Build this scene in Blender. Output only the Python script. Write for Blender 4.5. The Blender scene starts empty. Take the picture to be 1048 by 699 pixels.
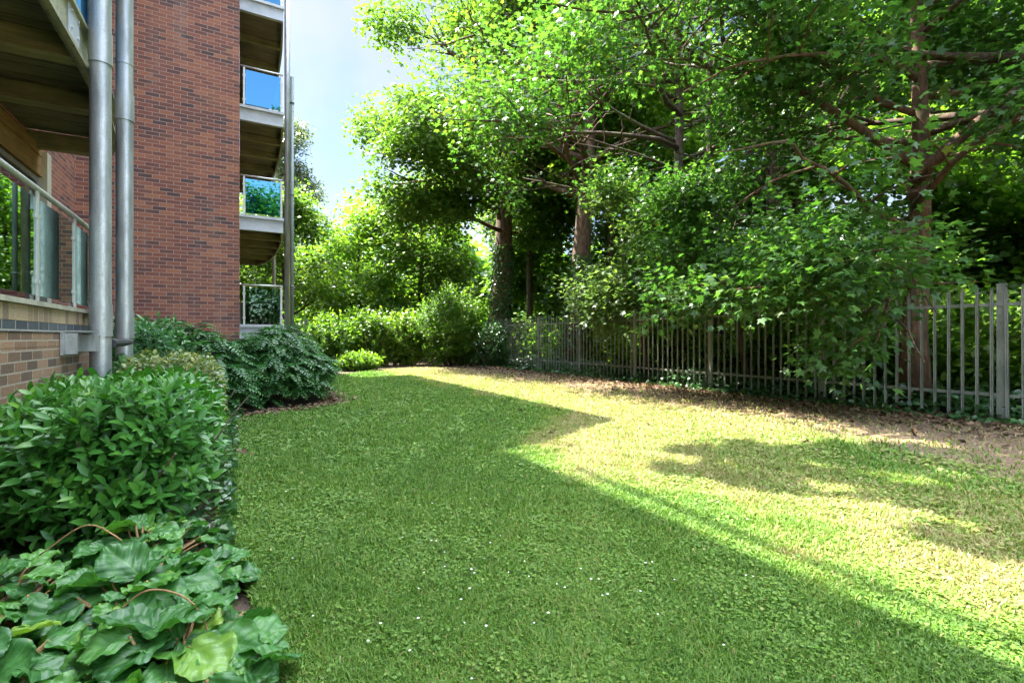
import bpy, math
import numpy as np

# ------------------------------------------------------------------ scene, camera, light
scene = bpy.context.scene
C = scene.collection
R = math.radians
rng = np.random.default_rng(7)

cam_d = bpy.data.cameras.new('camera')
cam = bpy.data.objects.new('camera', cam_d)
C.objects.link(cam)
cam.location = (0, 0, 1.3)
cam.rotation_euler = (R(90), 0, R(-29.4))
cam_d.sensor_width = 36
cam_d.lens = 17.0
cam_d.shift_y = -0.0043
cam_d.clip_start = 0.05
cam_d.clip_end = 2000
scene.camera = cam

SUN_A, SUN_B = 0.264, -0.54            # shadow drift per metre of height
sun_el = math.atan2(1, math.hypot(SUN_A, SUN_B))
sun_az = math.atan2(-SUN_A, -SUN_B)    # from +Y towards +X
world = bpy.data.worlds.new('World')
scene.world = world
world.use_nodes = True
wn = world.node_tree.nodes
bg = wn['Background']
sky = wn.new('ShaderNodeTexSky')
sky.sky_type = 'NISHITA'
sky.sun_disc = False
sky.sun_elevation = sun_el
sky.sun_rotation = sun_az % (2 * math.pi)
sky.altitude = 50
sky.air_density = 1.0
sky.dust_density = 0.6
sky.ozone_density = 1.0
# sky brightened overhead to fill the shade, dimmed low in front; cloud added
def wnode(t, **kw):
    n = wn.new(t)
    for k_, v_ in kw.items(): setattr(n, k_, v_)
    return n
wl_ = world.node_tree.links.new
wtc = wnode('ShaderNodeTexCoord')
wsep = wnode('ShaderNodeSeparateXYZ'); wl_(wtc.outputs['Generated'], wsep.inputs[0])
wnz = wnode('ShaderNodeTexNoise'); wnz.inputs['Scale'].default_value = 2.6; wnz.inputs['Detail'].default_value = 6; wl_(wtc.outputs['Generated'], wnz.inputs['Vector'])
wdot = wnode('ShaderNodeVectorMath', operation='DOT_PRODUCT'); wl_(wtc.outputs['Generated'], wdot.inputs[0]); wdot.inputs[1].default_value = (0.30, 0.95, 0)
def wmr(v, a, b_, c, d):
    n = wnode('ShaderNodeMapRange', interpolation_type='SMOOTHSTEP'); wl_(v, n.inputs[0])
    for i_, x_ in zip((1, 2, 3, 4), (a, b_, c, d)): n.inputs[i_].default_value = x_
    return n.outputs[0]
front = wmr(wdot.outputs['Value'], -.15, .55, .5, .12)
high = wmr(wsep.outputs[2], .58, .86, 0, 1)
fmix = wnode('ShaderNodeMix', data_type='FLOAT'); wl_(high, fmix.inputs[0]); wl_(front, fmix.inputs[2]); fmix.inputs[3].default_value = 2.7
cl_ = wmr(wnz.outputs[0], .40, .58, .1, 1)
cmul = wnode('ShaderNodeMath', operation='MULTIPLY'); wl_(cl_, cmul.inputs[0]); wl_(wmr(wsep.outputs[2], .45, .8, .4, 1.0), cmul.inputs[1])
bw = wnode('ShaderNodeRGBToBW'); wl_(sky.outputs[0], bw.inputs[0])
bwm = wnode('ShaderNodeMath', operation='MULTIPLY'); wl_(bw.outputs[0], bwm.inputs[0]); bwm.inputs[1].default_value = 1.3
cmx = wnode('ShaderNodeMix', data_type='RGBA'); wl_(cmul.outputs[0], cmx.inputs[0]); wl_(sky.outputs[0], cmx.inputs[6]); 
wwarm = wnode('ShaderNodeVectorMath', operation='SCALE'); wwarm.inputs[0].default_value = (1.04, 1.0, .92); wl_(bwm.outputs[0], wwarm.inputs['Scale']); wl_(wwarm.outputs[0], cmx.inputs[7])
vm = wnode('ShaderNodeVectorMath', operation='SCALE'); wl_(cmx.outputs[2], vm.inputs[0]); wl_(fmix.outputs[0], vm.inputs['Scale'])
wl_(vm.outputs[0], bg.inputs['Color'])
bg.inputs['Strength'].default_value = 0.15

sun_d = bpy.data.lights.new('sun', 'SUN')
sun_d.energy = 2.4
sun_d.angle = R(0.4)
sun_d.color = (1.0, 0.94, 0.84)
sun = bpy.data.objects.new('sun', sun_d)
C.objects.link(sun)
sun.rotation_euler = (math.pi / 2 - sun_el, 0, math.pi - sun_az)
sun.location = (-8, 20, 40)

vs = scene.view_settings
vs.view_transform = 'Standard'
vs.look = 'None'
vs.exposure = 3.82
vs.gamma = 1.0
vs.use_curve_mapping = False
scene.cycles.max_bounces = 8
scene.cycles.transparent_max_bounces = 12
scene.cycles.caustics_reflective = False
scene.cycles.caustics_refractive = False

# ------------------------------------------------------------------ helpers: objects
WL = {}   # world location of every object made

def wl(o):
    return np.array(WL.get(o.name, (0, 0, 0)), float) if o else np.zeros(3)

def tag(o, label=None, cat=None, group=None, kind=None):
    if label: o['label'] = label
    if cat: o['category'] = cat
    if group: o['group'] = group
    if kind: o['kind'] = kind
    return o

def empty(name, loc, label=None, cat=None, group=None):
    o = bpy.data.objects.new(name, None)
    o.empty_display_size = 0.3
    C.objects.link(o)
    o.location = loc
    WL[o.name] = tuple(loc)
    return tag(o, label, cat, group)

def link_mesh(name, me, parent, origin):
    o = bpy.data.objects.new(name, me)
    C.objects.link(o)
    if parent is not None:
        o.parent = parent
        WL[o.name] = tuple(wl(parent))
    else:
        o.location = origin
        WL[o.name] = tuple(origin)
    return o

class MB:
    """collects shapes; build() links them as one mesh object"""
    def __init__(self):
        self.v = []; self.f = []
    def quad(self, a, b, c, d):
        n = len(self.v); self.v += [a, b, c, d]; self.f.append((n, n+1, n+2, n+3)); return self
    def poly(self, pts):
        n = len(self.v); self.v += [tuple(p) for p in pts]; self.f.append(tuple(range(n, n+len(pts)))); return self
    def box(self, x0, x1, y0, y1, z0, z1):
        n = len(self.v)
        self.v += [(x0,y0,z0),(x1,y0,z0),(x1,y1,z0),(x0,y1,z0),(x0,y0,z1),(x1,y0,z1),(x1,y1,z1),(x0,y1,z1)]
        for f in ((0,3,2,1),(4,5,6,7),(0,1,5,4),(1,2,6,5),(2,3,7,6),(3,0,4,7)):
            self.f.append(tuple(n+i for i in f))
        return self
    def beam(self, a, b, w, z0, z1):
        """box along the plan line a-b, w wide"""
        a = np.array(a, float); b = np.array(b, float)
        d = (b - a) / np.linalg.norm(b - a); s = np.array((-d[1], d[0])) * w / 2
        c = [a + s, a - s, b - s, b + s]
        n = len(self.v)
        self.v += [(p[0], p[1], z0) for p in c] + [(p[0], p[1], z1) for p in c]
        for f in ((0,3,2,1),(4,5,6,7),(0,1,5,4),(1,2,6,5),(2,3,7,6),(3,0,4,7)):
            self.f.append(tuple(n+i for i in f))
        return self
    def ribbon(self, path, w, z0, z1):
        """vertical wall following a plan path, w thick (to the left of travel)"""
        p = np.array(path, float)
        t = np.gradient(p, axis=0); t /= np.linalg.norm(t, axis=1)[:, None]
        s = np.stack((-t[:, 1], t[:, 0]), 1) * w
        q = p + s
        n = len(self.v); m = len(p)
        for zz in (z0, z1):
            self.v += [(a[0], a[1], zz) for a in p]
            self.v += [(a[0], a[1], zz) for a in q]
        A, B, A2, B2 = n, n+m, n+2*m, n+3*m
        for i in range(m-1):
            self.f += [(A+i, A+i+1, A2+i+1, A2+i), (B+i+1, B+i, B2+i, B2+i+1),
                       (A2+i, A2+i+1, B2+i+1, B2+i), (A+i+1, A+i, B+i, B+i+1)]
        self.f += [(A, A2, B2, B), (A+m-1, B+m-1, B2+m-1, A2+m-1)]
        return self
    def tube(self, pts, r, n=10, cap=True):
        p = np.array(pts, float)
        rr = np.full(len(p), r) if np.isscalar(r) else np.array(r, float)
        t = np.gradient(p, axis=0); t /= np.linalg.norm(t, axis=1)[:, None] + 1e-9
        up = np.array((0, 0, 1.0)) if abs(t[0][2]) < 0.9 else np.array((1.0, 0, 0))
        base = len(self.v)
        ang = np.arange(n) * 2 * math.pi / n
        for i in range(len(p)):
            s = np.cross(t[i], up); s /= np.linalg.norm(s) + 1e-9
            u = np.cross(s, t[i])
            for a in ang:
                self.v.append(tuple(p[i] + rr[i] * (math.cos(a) * s + math.sin(a) * u)))
        for i in range(len(p)-1):
            for k in range(n):
                k2 = (k+1) % n
                self.f.append((base+i*n+k, base+i*n+k2, base+(i+1)*n+k2, base+(i+1)*n+k))
        if cap:
            self.f.append(tuple(base+k for k in range(n))[::-1])
            self.f.append(tuple(base+(len(p)-1)*n+k for k in range(n)))
        return self
    def build(self, name, mat, parent=None, origin=(0, 0, 0), smooth=False):
        V = np.array(self.v, float)
        V = V - (wl(parent) if parent else np.array(origin, float))
        me = bpy.data.meshes.new(name)
        me.from_pydata(V.tolist(), [], self.f)
        W = V + (wl(parent) if parent else np.array(origin, float))
        uv = me.uv_layers.new(name='UVMap')
        buf = np.zeros((len(me.loops), 2), np.float32)
        li = 0
        for f in self.f:
            q = W[list(f)]
            nn = np.abs(np.cross(q[1]-q[0], q[2]-q[0])) if len(f) == 3 else np.abs(np.cross(q[2]-q[0], q[3]-q[1]))
            if nn[2] >= max(nn[0], nn[1]): c = q[:, :2]
            elif nn[0] > nn[1]: c = q[:, 1:]
            else: c = q[:, ::2]
            buf[li:li+len(f)] = c; li += len(f)
        uv.data.foreach_set('uv', buf.ravel())
        if smooth:
            me.polygons.foreach_set('use_smooth', np.array([len(f) <= 4 for f in self.f]))
        me.materials.append(mat)
        return link_mesh(name, me, parent, origin)

def np_mesh(name, V, faces, mat, parent=None, origin=(0, 0, 0), tint=None, smooth=False, vuv=None):
    """faces: list of (n,k) int arrays; tint: list of per-face arrays to match; vuv: per-vertex uv"""
    off = wl(parent) if parent else np.array(origin, float)
    V = np.asarray(V, np.float32) - off.astype(np.float32)
    me = bpy.data.meshes.new(name)
    me.vertices.add(len(V)); me.vertices.foreach_set('co', V.ravel())
    loops = np.concatenate([f.ravel() for f in faces]).astype(np.int32)
    sizes = np.concatenate([np.full(len(f), f.shape[1]) for f in faces])
    starts = np.concatenate(([0], np.cumsum(sizes)[:-1])).astype(np.int32)
    me.loops.add(len(loops)); me.loops.foreach_set('vertex_index', loops)
    me.polygons.add(len(sizes)); me.polygons.foreach_set('loop_start', starts)
    if vuv is not None:
        uv = me.uv_layers.new(name='UVMap')
        uv.data.foreach_set('uv', np.asarray(vuv, np.float32)[loops].ravel())
    me.update(calc_edges=True)
    if tint is not None:
        at = me.attributes.new('tint', 'FLOAT', 'FACE')
        at.data.foreach_set('value', np.concatenate(tint).astype(np.float32))
    if smooth:
        me.polygons.foreach_set('use_smooth', np.ones(len(sizes), bool))
    me.materials.append(mat)
    return link_mesh(name, me, parent, origin)

# leaf templates: (verts: x side, y length, z up; list of face arrays)
def tpl_maple():
    v = [(0, 0.28, 0.0)]
    tips = [(-128, .38), (-62, .58), (0, .74), (62, .58), (128, .38)]
    notch = [(-172, .22), (-96, .27), (-32, .30), (32, .30), (96, .27), (172, .22)]
    pts = []
    for i in range(5):
        pts.append(notch[i]); pts.append(tips[i])
    pts.append(notch[5])
    for a, r in pts:
        z = -0.10 * (r / .74) ** 2
        v.append((math.sin(R(a)) * r, .28 + math.cos(R(a)) * r, z))
    f = [(0, 1+2*i, 2+2*i, 3+2*i) for i in range(5)]
    return np.array(v), [np.array(f)]
def tpl_kite():
    v = [(0, 0, 0), (-.42, .5, .06), (0, 1, -.12), (.42, .5, .06)]
    return np.array(v, float), [np.array([(0, 1, 2), (0, 2, 3)])]
def tpl_blob():
    # rough five-pointed far leaf, two quads folded on the midrib
    v = [(0, 0, 0), (-.5, .28, .08), (-.34, .72, .03), (0, 1, -.12), (.34, .72, .03), (.5, .28, .08)]
    return np.array(v, float), [np.array([(0, 1, 2, 3), (0, 3, 4, 5)])]
def tpl_lance(w=.17):
    v = [(0, 0, 0), (-w, .35, .05), (0, .35, 0), (w, .35, .05), (-w*.9, .65, .02), (0, .68, -.03), (w*.9, .65, .02), (0, 1, -.12)]
    return np.array(v, float), [np.array([(1, 4, 5, 2), (2, 5, 6, 3)]), np.array([(0, 1, 2), (0, 2, 3), (4, 7, 5), (5, 7, 6)])]
MAPLE, KITE, BLOB, LANCE, OVAL = tpl_maple(), tpl_kite(), tpl_blob(), tpl_lance(), tpl_lance(.27)

def unit(a):
    return a / (np.linalg.norm(a, axis=-1, keepdims=True) + 1e-9)

def leaf_arrays(P, D, N, S, tpl, tints):
    """P position, D direction to the tip, N normal, S size"""
    tv, tf = tpl
    D = unit(D); X = unit(np.cross(D, N)); N = np.cross(X, D)
    M = np.stack((X, D, N), 1)                       # n,3,3 rows
    V = np.einsum('kj,njc->nkc', tv, M) * S[:, None, None] + P[:, None, :]
    k = len(tv); n = len(P)
    faces, tn = [], []
    for f in tf:
        F = (f[None] + (np.arange(n) * k)[:, None, None]).reshape(-1, f.shape[1])
        faces.append(F); tn.append(np.repeat(tints, len(f)))
    return V.reshape(-1, 3), faces, tn

def leaves(name, P, D, N, S, tpl, tints, mat, parent=None, origin=(0, 0, 0)):
    V, F, T = leaf_arrays(P, D, N, S, tpl, tints)
    return np_mesh(name, V, F, mat, parent, origin, T)

def wob(x, y, s=1.0):
    """smooth pseudo noise about -1..1"""
    return (np.sin(x*1.3*s+.7) * np.cos(y*1.1*s-1.3) + .6*np.sin(x*2.9*s-y*2.3*s+2.1) + .4*np.cos(x*5.3*s+y*4.7*s+.4)) / 1.7
def sstep(a, b, x):
    t = np.clip((x - a) / (b - a), 0, 1); return t*t*(3-2*t)

# ------------------------------------------------------------------ helpers: materials
def mat_new(name):
    m = bpy.data.materials.new(name); m.use_nodes = True
    nt = m.node_tree; nt.nodes.clear()
    out = nt.nodes.new('ShaderNodeOutputMaterial')
    return m, nt, out
def nd(nt, t, **kw):
    n = nt.nodes.new(t)
    for k, v in kw.items():
        if k in n.inputs: n.inputs[k].default_value = v
        else: setattr(n, k, v)
    return n
def ramp(nt, stops, interp='LINEAR'):
    r = nt.nodes.new('ShaderNodeValToRGB'); cr = r.color_ramp; cr.interpolation = interp
    while len(cr.elements) < len(stops): cr.elements.new(.5)
    for e, (p, c) in zip(cr.elements, stops):
        e.position = p; e.color = (*c, 1)
    return r
def mixc(nt, fac, a, b, mode='MIX'):
    m = nt.nodes.new('ShaderNodeMix'); m.data_type = 'RGBA'; m.blend_type = mode
    L = nt.links.new
    for sock, val in ((m.inputs[0], fac), (m.inputs[6], a), (m.inputs[7], b)):
        if hasattr(val, 'is_linked'): L(val, sock)
        elif isinstance(val, (int, float)): sock.default_value = val
        else: sock.default_value = (*val, 1)
    return m.outputs[2]
def math_n(nt, op, a, b=None, clamp=False):
    m = nt.nodes.new('ShaderNodeMath'); m.operation = op; m.use_clamp = clamp
    for i, val in enumerate((a, b)):
        if val is None: continue
        if hasattr(val, 'is_linked'): nt.links.new(val, m.inputs[i])
        else: m.inputs[i].default_value = val
    return m.outputs[0]
def maprange(nt, v, a, b, c=0.0, d=1.0):
    m = nt.nodes.new('ShaderNodeMapRange'); m.interpolation_type = 'SMOOTHSTEP'
    nt.links.new(v, m.inputs[0])
    for i, x in zip((1, 2, 3, 4), (a, b, c, d)): m.inputs[i].default_value = x
    return m.outputs[0]

def leaf_mat(name, stops, trans=.45, tcol=(1.3, 1.35, .55), rough=.42, spec=.5, tscale=1.0):
    m, nt, out = mat_new(name); L = nt.links.new
    at = nd(nt, 'ShaderNodeAttribute', attribute_name='tint')
    r = ramp(nt, stops); L(at.outputs['Fac'], r.inputs[0])
    p = nd(nt, 'ShaderNodeBsdfPrincipled', Roughness=rough)
    p.inputs['Specular IOR Level'].default_value = spec
    L(r.outputs[0], p.inputs['Base Color'])
    t = nt.nodes.new('ShaderNodeBsdfTranslucent')
    L(mixc(nt, 1.0, r.outputs[0], tuple(c*tscale for c in tcol), 'MULTIPLY'), t.inputs['Color'])
    mx = nt.nodes.new('ShaderNodeMixShader'); mx.inputs[0].default_value = trans
    L(p.outputs[0], mx.inputs[1]); L(t.outputs[0], mx.inputs[2]); L(mx.outputs[0], out.inputs[0])
    return m

def brick_mat(name, cols, mortar, w=.225, h=.075, ms=.006, bump=.5):
    m, nt, out = mat_new(name); L = nt.links.new
    uv = nt.nodes.new('ShaderNodeUVMap')
    b = nt.nodes.new('ShaderNodeTexBrick')
    b.offset = .5; b.squash = 1
    L(uv.outputs[0], b.inputs['Vector'])
    for k, v in (('Color1', (0, 0, 0, 1)), ('Color2', (1, 1, 1, 1)), ('Mortar', (.5, .5, .5, 1)), ('Scale', 1.0),
                 ('Mortar Size', ms), ('Mortar Smooth', .15), ('Bias', 0.0), ('Brick Width', w), ('Row Height', h)):
        b.inputs[k].default_value = v
    r = ramp(nt, cols); L(b.outputs['Color'], r.inputs[0])
    n1 = nd(nt, 'ShaderNodeTexNoise', Scale=1.1, Detail=3.0); L(uv.outputs[0], n1.inputs['Vector'])
    n2 = nd(nt, 'ShaderNodeTexNoise', Scale=55.0, Detail=4.0); L(uv.outputs[0], n2.inputs['Vector'])
    c = mixc(nt, maprange(nt, n1.outputs[0], .52, .72, 0, .55), r.outputs[0], cols[-1][1])
    c = mixc(nt, maprange(nt, n2.outputs[0], .3, .75, 0, .55), c, mixc(nt, .55, c, (.0, .0, .0)))
    mpw = nt.nodes.new('ShaderNodeMapping'); mpw.inputs['Scale'].default_value = (2.2, .22, 1); L(uv.outputs[0], mpw.inputs[0])
    n4 = nd(nt, 'ShaderNodeTexNoise', Scale=1.0, Detail=6.0, Roughness=.65); L(mpw.outputs[0], n4.inputs['Vector'])
    c = mixc(nt, maprange(nt, n4.outputs[0], .52, .72, 0, .45), c, mixc(nt, .6, c, (.30, .25, .22)))
    mo = mixc(nt, maprange(nt, n2.outputs[0], .3, .7), mortar, tuple(x*.65 for x in mortar))
    c = mixc(nt, b.outputs['Fac'], c, mo)
    p = nd(nt, 'ShaderNodeBsdfPrincipled', Roughness=.85); L(c, p.inputs['Base Color'])
    hgt = math_n(nt, 'SUBTRACT', math_n(nt, 'MULTIPLY', n2.outputs[0], .4), b.outputs['Fac'])
    bp = nd(nt, 'ShaderNodeBump', Strength=bump, Distance=.008); L(hgt, bp.inputs['Height']); L(bp.outputs[0], p.inputs['Normal'])
    L(p.outputs[0], out.inputs[0])
    return m

def metal_mat(name, c1, c2, metallic=.0, rough=.45, scale=6.0, stretch=(1, 1, .25), grime=None):
    m, nt, out = mat_new(name); L = nt.links.new
    tc = nt.nodes.new('ShaderNodeTexCoord'); mp = nt.nodes.new('ShaderNodeMapping'); mp.inputs['Scale'].default_value = stretch
    L(tc.outputs['Object'], mp.inputs[0])
    n = nd(nt, 'ShaderNodeTexNoise', Scale=scale, Detail=6.0, Roughness=.65); L(mp.outputs[0], n.inputs['Vector'])
    n2 = nd(nt, 'ShaderNodeTexNoise', Scale=scale*6, Detail=4.0); L(tc.outputs['Object'], n2.inputs['Vector'])
    c = mixc(nt, maprange(nt, n.outputs[0], .35, .65), c1, c2)
    if grime:
        c = mixc(nt, maprange(nt, n2.outputs[0], .55, .75, 0, .7), c, grime)
    p = nd(nt, 'ShaderNodeBsdfPrincipled', Metallic=metallic)
    L(c, p.inputs['Base Color'])
    L(maprange(nt, n2.outputs[0], .3, .7, rough-.1, rough+.15), p.inputs['Roughness'])
    bp = nd(nt, 'ShaderNodeBump', Strength=.15, Distance=.004); L(n2.outputs[0], bp.inputs['Height']); L(bp.outputs[0], p.inputs['Normal'])
    L(p.outputs[0], out.inputs[0])
    return m

def wood_mat(name, c1, c2, scale=(1, 14, 14), axis_gap=None):
    m, nt, out = mat_new(name); L = nt.links.new
    tc = nt.nodes.new('ShaderNodeTexCoord'); mp = nt.nodes.new('ShaderNodeMapping'); mp.inputs['Scale'].default_value = scale
    L(tc.outputs['Object'], mp.inputs[0])
    n = nd(nt, 'ShaderNodeTexNoise', Scale=2.0, Detail=8.0, Roughness=.7); L(mp.outputs[0], n.inputs['Vector'])
    n2 = nd(nt, 'ShaderNodeTexNoise', Scale=1.3, Detail=3.0); L(tc.outputs['Object'], n2.inputs['Vector'])
    c = mixc(nt, maprange(nt, n.outputs[0], .35, .65), c1, c2)
    c = mixc(nt, maprange(nt, n2.outputs[0], .45, .7, 0, .5), c, tuple(x*.4 for x in c1))
    p = nd(nt, 'ShaderNodeBsdfPrincipled', Roughness=.75); L(c, p.inputs['Base Color'])
    bp = nd(nt, 'ShaderNodeBump', Strength=.3, Distance=.005); L(n.outputs[0], bp.inputs['Height']); L(bp.outputs[0], p.inputs['Normal'])
    L(p.outputs[0], out.inputs[0])
    return m

def bark_mat(name, c1, c2, moss=None):
    m, nt, out = mat_new(name); L = nt.links.new
    tc = nt.nodes.new('ShaderNodeTexCoord'); mp = nt.nodes.new('ShaderNodeMapping'); mp.inputs['Scale'].default_value = (1, 1, .28)
    L(tc.outputs['Object'], mp.inputs[0])
    n = nd(nt, 'ShaderNodeTexNoise', Scale=14.0, Detail=8.0, Roughness=.7); L(mp.outputs[0], n.inputs['Vector'])
    n2 = nd(nt, 'ShaderNodeTexNoise', Scale=2.2, Detail=3.0); L(tc.outputs['Object'], n2.inputs['Vector'])
    c = mixc(nt, maprange(nt, n.outputs[0], .36, .66), c1, c2)
    if moss: c = mixc(nt, maprange(nt, n2.outputs[0], .5, .68, 0, .6), c, moss)
    p = nd(nt, 'ShaderNodeBsdfPrincipled', Roughness=.9); L(c, p.inputs['Base Color'])
    bp = nd(nt, 'ShaderNodeBump', Strength=.9, Distance=.03); L(n.outputs[0], bp.inputs['Height']); L(bp.outputs[0], p.inputs['Normal'])
    L(p.outputs[0], out.inputs[0])
    return m

def glass_mat(name, tint, refl_tint=(1, 1, 1), base=.12, alpha=.75, fm=1.6):
    """thin sheet: mirror reflection over a tinted see-through body"""
    m, nt, out = mat_new(name); L = nt.links.new
    fr = nd(nt, 'ShaderNodeFresnel', IOR=1.5)
    fac = math_n(nt, 'MULTIPLY_ADD', fr.outputs[0], fm, True); fac.node.inputs[2].default_value = base
    g = nd(nt, 'ShaderNodeBsdfGlossy', Roughness=.015); g.inputs['Color'].default_value = (*refl_tint, 1)
    t = nt.nodes.new('ShaderNodeBsdfTransparent'); t.inputs['Color'].default_value = (*[alpha*c for c in tint], 1)
    mx = nt.nodes.new('ShaderNodeMixShader'); L(fac, mx.inputs[0]); L(t.outputs[0], mx.inputs[1]); L(g.outputs[0], mx.inputs[2])
    L(mx.outputs[0], out.inputs[0])
    return m

M = {}
M['tower_brick'] = brick_mat('tower_brick', [(0, (.085, .050, .050)), (.16, (.16, .066, .054)), (.45, (.23, .082, .058)), (.75, (.29, .105, .066)), (1, (.38, .15, .08))], (.40, .30, .265))
M['buff_brick'] = brick_mat('buff_brick', [(0, (.10, .065, .045)), (.3, (.19, .11, .065)), (.6, (.25, .145, .08)), (1, (.32, .19, .11))], (.36, .31, .24))
M['blue_brick'] = brick_mat('blue_brick', [(0, (.035, .045, .055)), (.6, (.07, .085, .10)), (1, (.11, .12, .13))], (.36, .34, .30))
M['cap_brick'] = brick_mat('cap_brick', [(0, (.20, .14, .09)), (.5, (.34, .24, .14)), (1, (.42, .31, .18))], (.40, .36, .28), w=.11, h=.4)
M['galv'] = metal_mat('galvanised_steel', (.28, .30, .30), (.44, .46, .46), .55, .42, 9.0, (1, 1, .2), (.30, .30, .26))
M['steel'] = metal_mat('brushed_steel', (.44, .45, .43), (.56, .57, .55), .5, .42, 5.0)
M['fascia'] = metal_mat('painted_fascia', (.36, .40, .45), (.46, .50, .54), .0, .5, 3.0, (1, 1, 1), (.50, .52, .50))
M['channel'] = metal_mat('weathered_channel', (.20, .21, .15), (.30, .30, .20), .0, .6, 4.0, (1, 1, 1), (.15, .07, .04))
M['pipe'] = metal_mat('dark_pipe', (.10, .14, .14), (.16, .20, .19), .0, .5)
M['black'] = metal_mat('black_steel', (.02, .022, .025), (.035, .035, .04), .0, .5)
M['frame'] = metal_mat('window_frame', (.16, .17, .16), (.22, .23, .21), .0, .5)
M['deck'] = wood_mat('deck_boards', (.10, .085, .058), (.20, .17, .115), (1, 16, 4))
M['joist'] = wood_mat('joist_timber', (.17, .16, .085), (.30, .28, .15), (1, 9, 9))
M['clad'] = wood_mat('cladding', (.22, .13, .045), (.36, .22, .08), (9, 1, 14))
M['render'] = metal_mat('render', (.5, .47, .38), (.58, .55, .46), 0, .8, 2.0)
M['coping'] = metal_mat('coping', (.26, .25, .19), (.40, .38, .29), 0, .85, 5.0, (1, 1, 1), (.10, .12, .05))
M['glass'] = glass_mat('balcony_glass', (.22, .52, .40), (.75, 1, .9), .12, .65)
M['glass_low'] = glass_mat('balcony_glass_low', (.55, .80, .68), (.7, .9, .85), .0, .85, .8)
M['glass_blue'] = glass_mat('balcony_glass_blue', (.10, .42, .60), (.20, .58, .95), .24, .5)
M['pane'] = glass_mat('window_glass', (.12, .16, .15), (1, 1, 1), .08, .5)
M['roof'] = metal_mat('roof_felt', (.16, .16, .16), (.22, .22, .22), 0, .85)
M['fence'] = metal_mat('fence_paint', (.145, .16, .135), (.235, .25, .21), 0, .6, 7.0, (1, 1, .3), (.10, .08, .045))
M['bark'] = bark_mat('bark', (.040, .025, .016), (.115, .072, .044), (.07, .09, .03))
M['bark_red'] = bark_mat('bark_reddish', (.055, .031, .018), (.17, .092, .050), (.06, .07, .03))
M['twig'] = bark_mat('twig', (.05, .035, .02), (.13, .085, .045))
M['stem_tan'] = bark_mat('stem_tan', (.25, .14, .06), (.36, .21, .09))

# tree leaves: mid green to yellow green
M['leaf_a'] = leaf_mat('maple_leaf', [(0, (0.043, 0.109, 0.017)), (0.5, (0.087, 0.181, 0.026)), (0.85, (0.152, 0.246, 0.038)), (1, (0.232, 0.261, 0.043))], .5, (1.1, 1.15, .5))
M['leaf_b'] = leaf_mat('maple_leaf_dark', [(0, (0.035, 0.099, 0.023)), (0.5, (0.065, 0.16, 0.035)), (0.9, (0.113, 0.21, 0.043)), (1, (0.189, 0.217, 0.043))], .48, (1.2, 1.35, .55), .42, .5)
M['leaf_c'] = leaf_mat('pale_leaf', [(0, (0.068, 0.135, 0.041)), (0.6, (0.121, 0.203, 0.068)), (1, (0.189, 0.257, 0.095))], .45)
M['leaf_birch'] = leaf_mat('birch_leaf', [(0, (0.06, 0.09, 0.054)), (0.6, (0.102, 0.138, 0.084)), (1, (0.156, 0.18, 0.108))], .35)
M['under'] = leaf_mat('understorey_leaf', [(0, (.05, .13, .02)), (.6, (.11, .22, .03)), (1, (.19, .28, .045))], .58, (1.35, 1.4, .5))
M['ivy'] = leaf_mat('ivy_leaf', [(0, (0.018, 0.068, 0.018)), (0.7, (0.045, 0.12, 0.03)), (1, (0.09, 0.18, 0.045))], .25, (1.3, 1.4, .6), .35, .55)
M['hedge'] = leaf_mat('hedge_leaf', [(0, (0.02, 0.087, 0.014)), (0.6, (0.046, 0.167, 0.023)), (0.9, (0.094, 0.246, 0.032)), (1, (0.16, 0.29, 0.043))], .28, (1.4, 1.6, .5), .38, .42)
M['varieg'] = leaf_mat('variegated_leaf', [(0, (.03, .09, .015)), (.5, (.09, .16, .03)), (1, (.38, .38, .12))], .3, (1.2, 1.2, .7), .4)
M['mahonia'] = leaf_mat('frond_leaf', [(0, (.022, .085, .022)), (.6, (.045, .155, .034)), (1, (.11, .24, .05))], .25, (1.3, 1.5, .6), .40, .42)
M['dryleaf'] = leaf_mat('dry_leaf', [(0, (.06, .036, .02)), (.5, (.13, .080, .045)), (1, (.26, .17, .10))], .15, (1, 1, 1), .7, .3)
M['blade'] = leaf_mat('grass_blade', [(0, (.050, .120, .018)), (.30, (.105, .215, .030)), (.52, (.165, .27, .040)), (.75, (.29, .25, .10)), (1, (.38, .32, .17))], .35, (1.15, 1.25, .8), .55, .3)
M['daisy'] = leaf_mat('daisy', [(0, (.75, .75, .72)), (1, (.8, .8, .78))], .2, (1, 1, 1), .7, .2)

# ------------------------------------------------------------------ ground
def world_pos(nt):
    g = nt.nodes.new('ShaderNodeNewGeometry'); return g.outputs['Position']

def ground_mat():
    m, nt, out = mat_new('ground_soil'); L = nt.links.new
    pos = world_pos(nt)
    n = nd(nt, 'ShaderNodeTexNoise', Scale=3.0, Detail=8.0, Roughness=.7); L(pos, n.inputs['Vector'])
    n2 = nd(nt, 'ShaderNodeTexNoise', Scale=40.0, Detail=4.0); L(pos, n2.inputs['Vector'])
    c = mixc(nt, maprange(nt, n.outputs[0], .35, .65), (.055, .036, .022), (.11, .075, .045))
    c = mixc(nt, maprange(nt, n2.outputs[0], .5, .7, 0, .6), c, (.16, .11, .07))
    p = nd(nt, 'ShaderNodeBsdfPrincipled', Roughness=.95); L(c, p.inputs['Base Color'])
    bp = nd(nt, 'ShaderNodeBump', Strength=.8, Distance=.03); L(n2.outputs[0], bp.inputs['Height']); L(bp.outputs[0], p.inputs['Normal'])
    L(p.outputs[0], out.inputs[0]); return m
M['soil'] = ground_mat()

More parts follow.
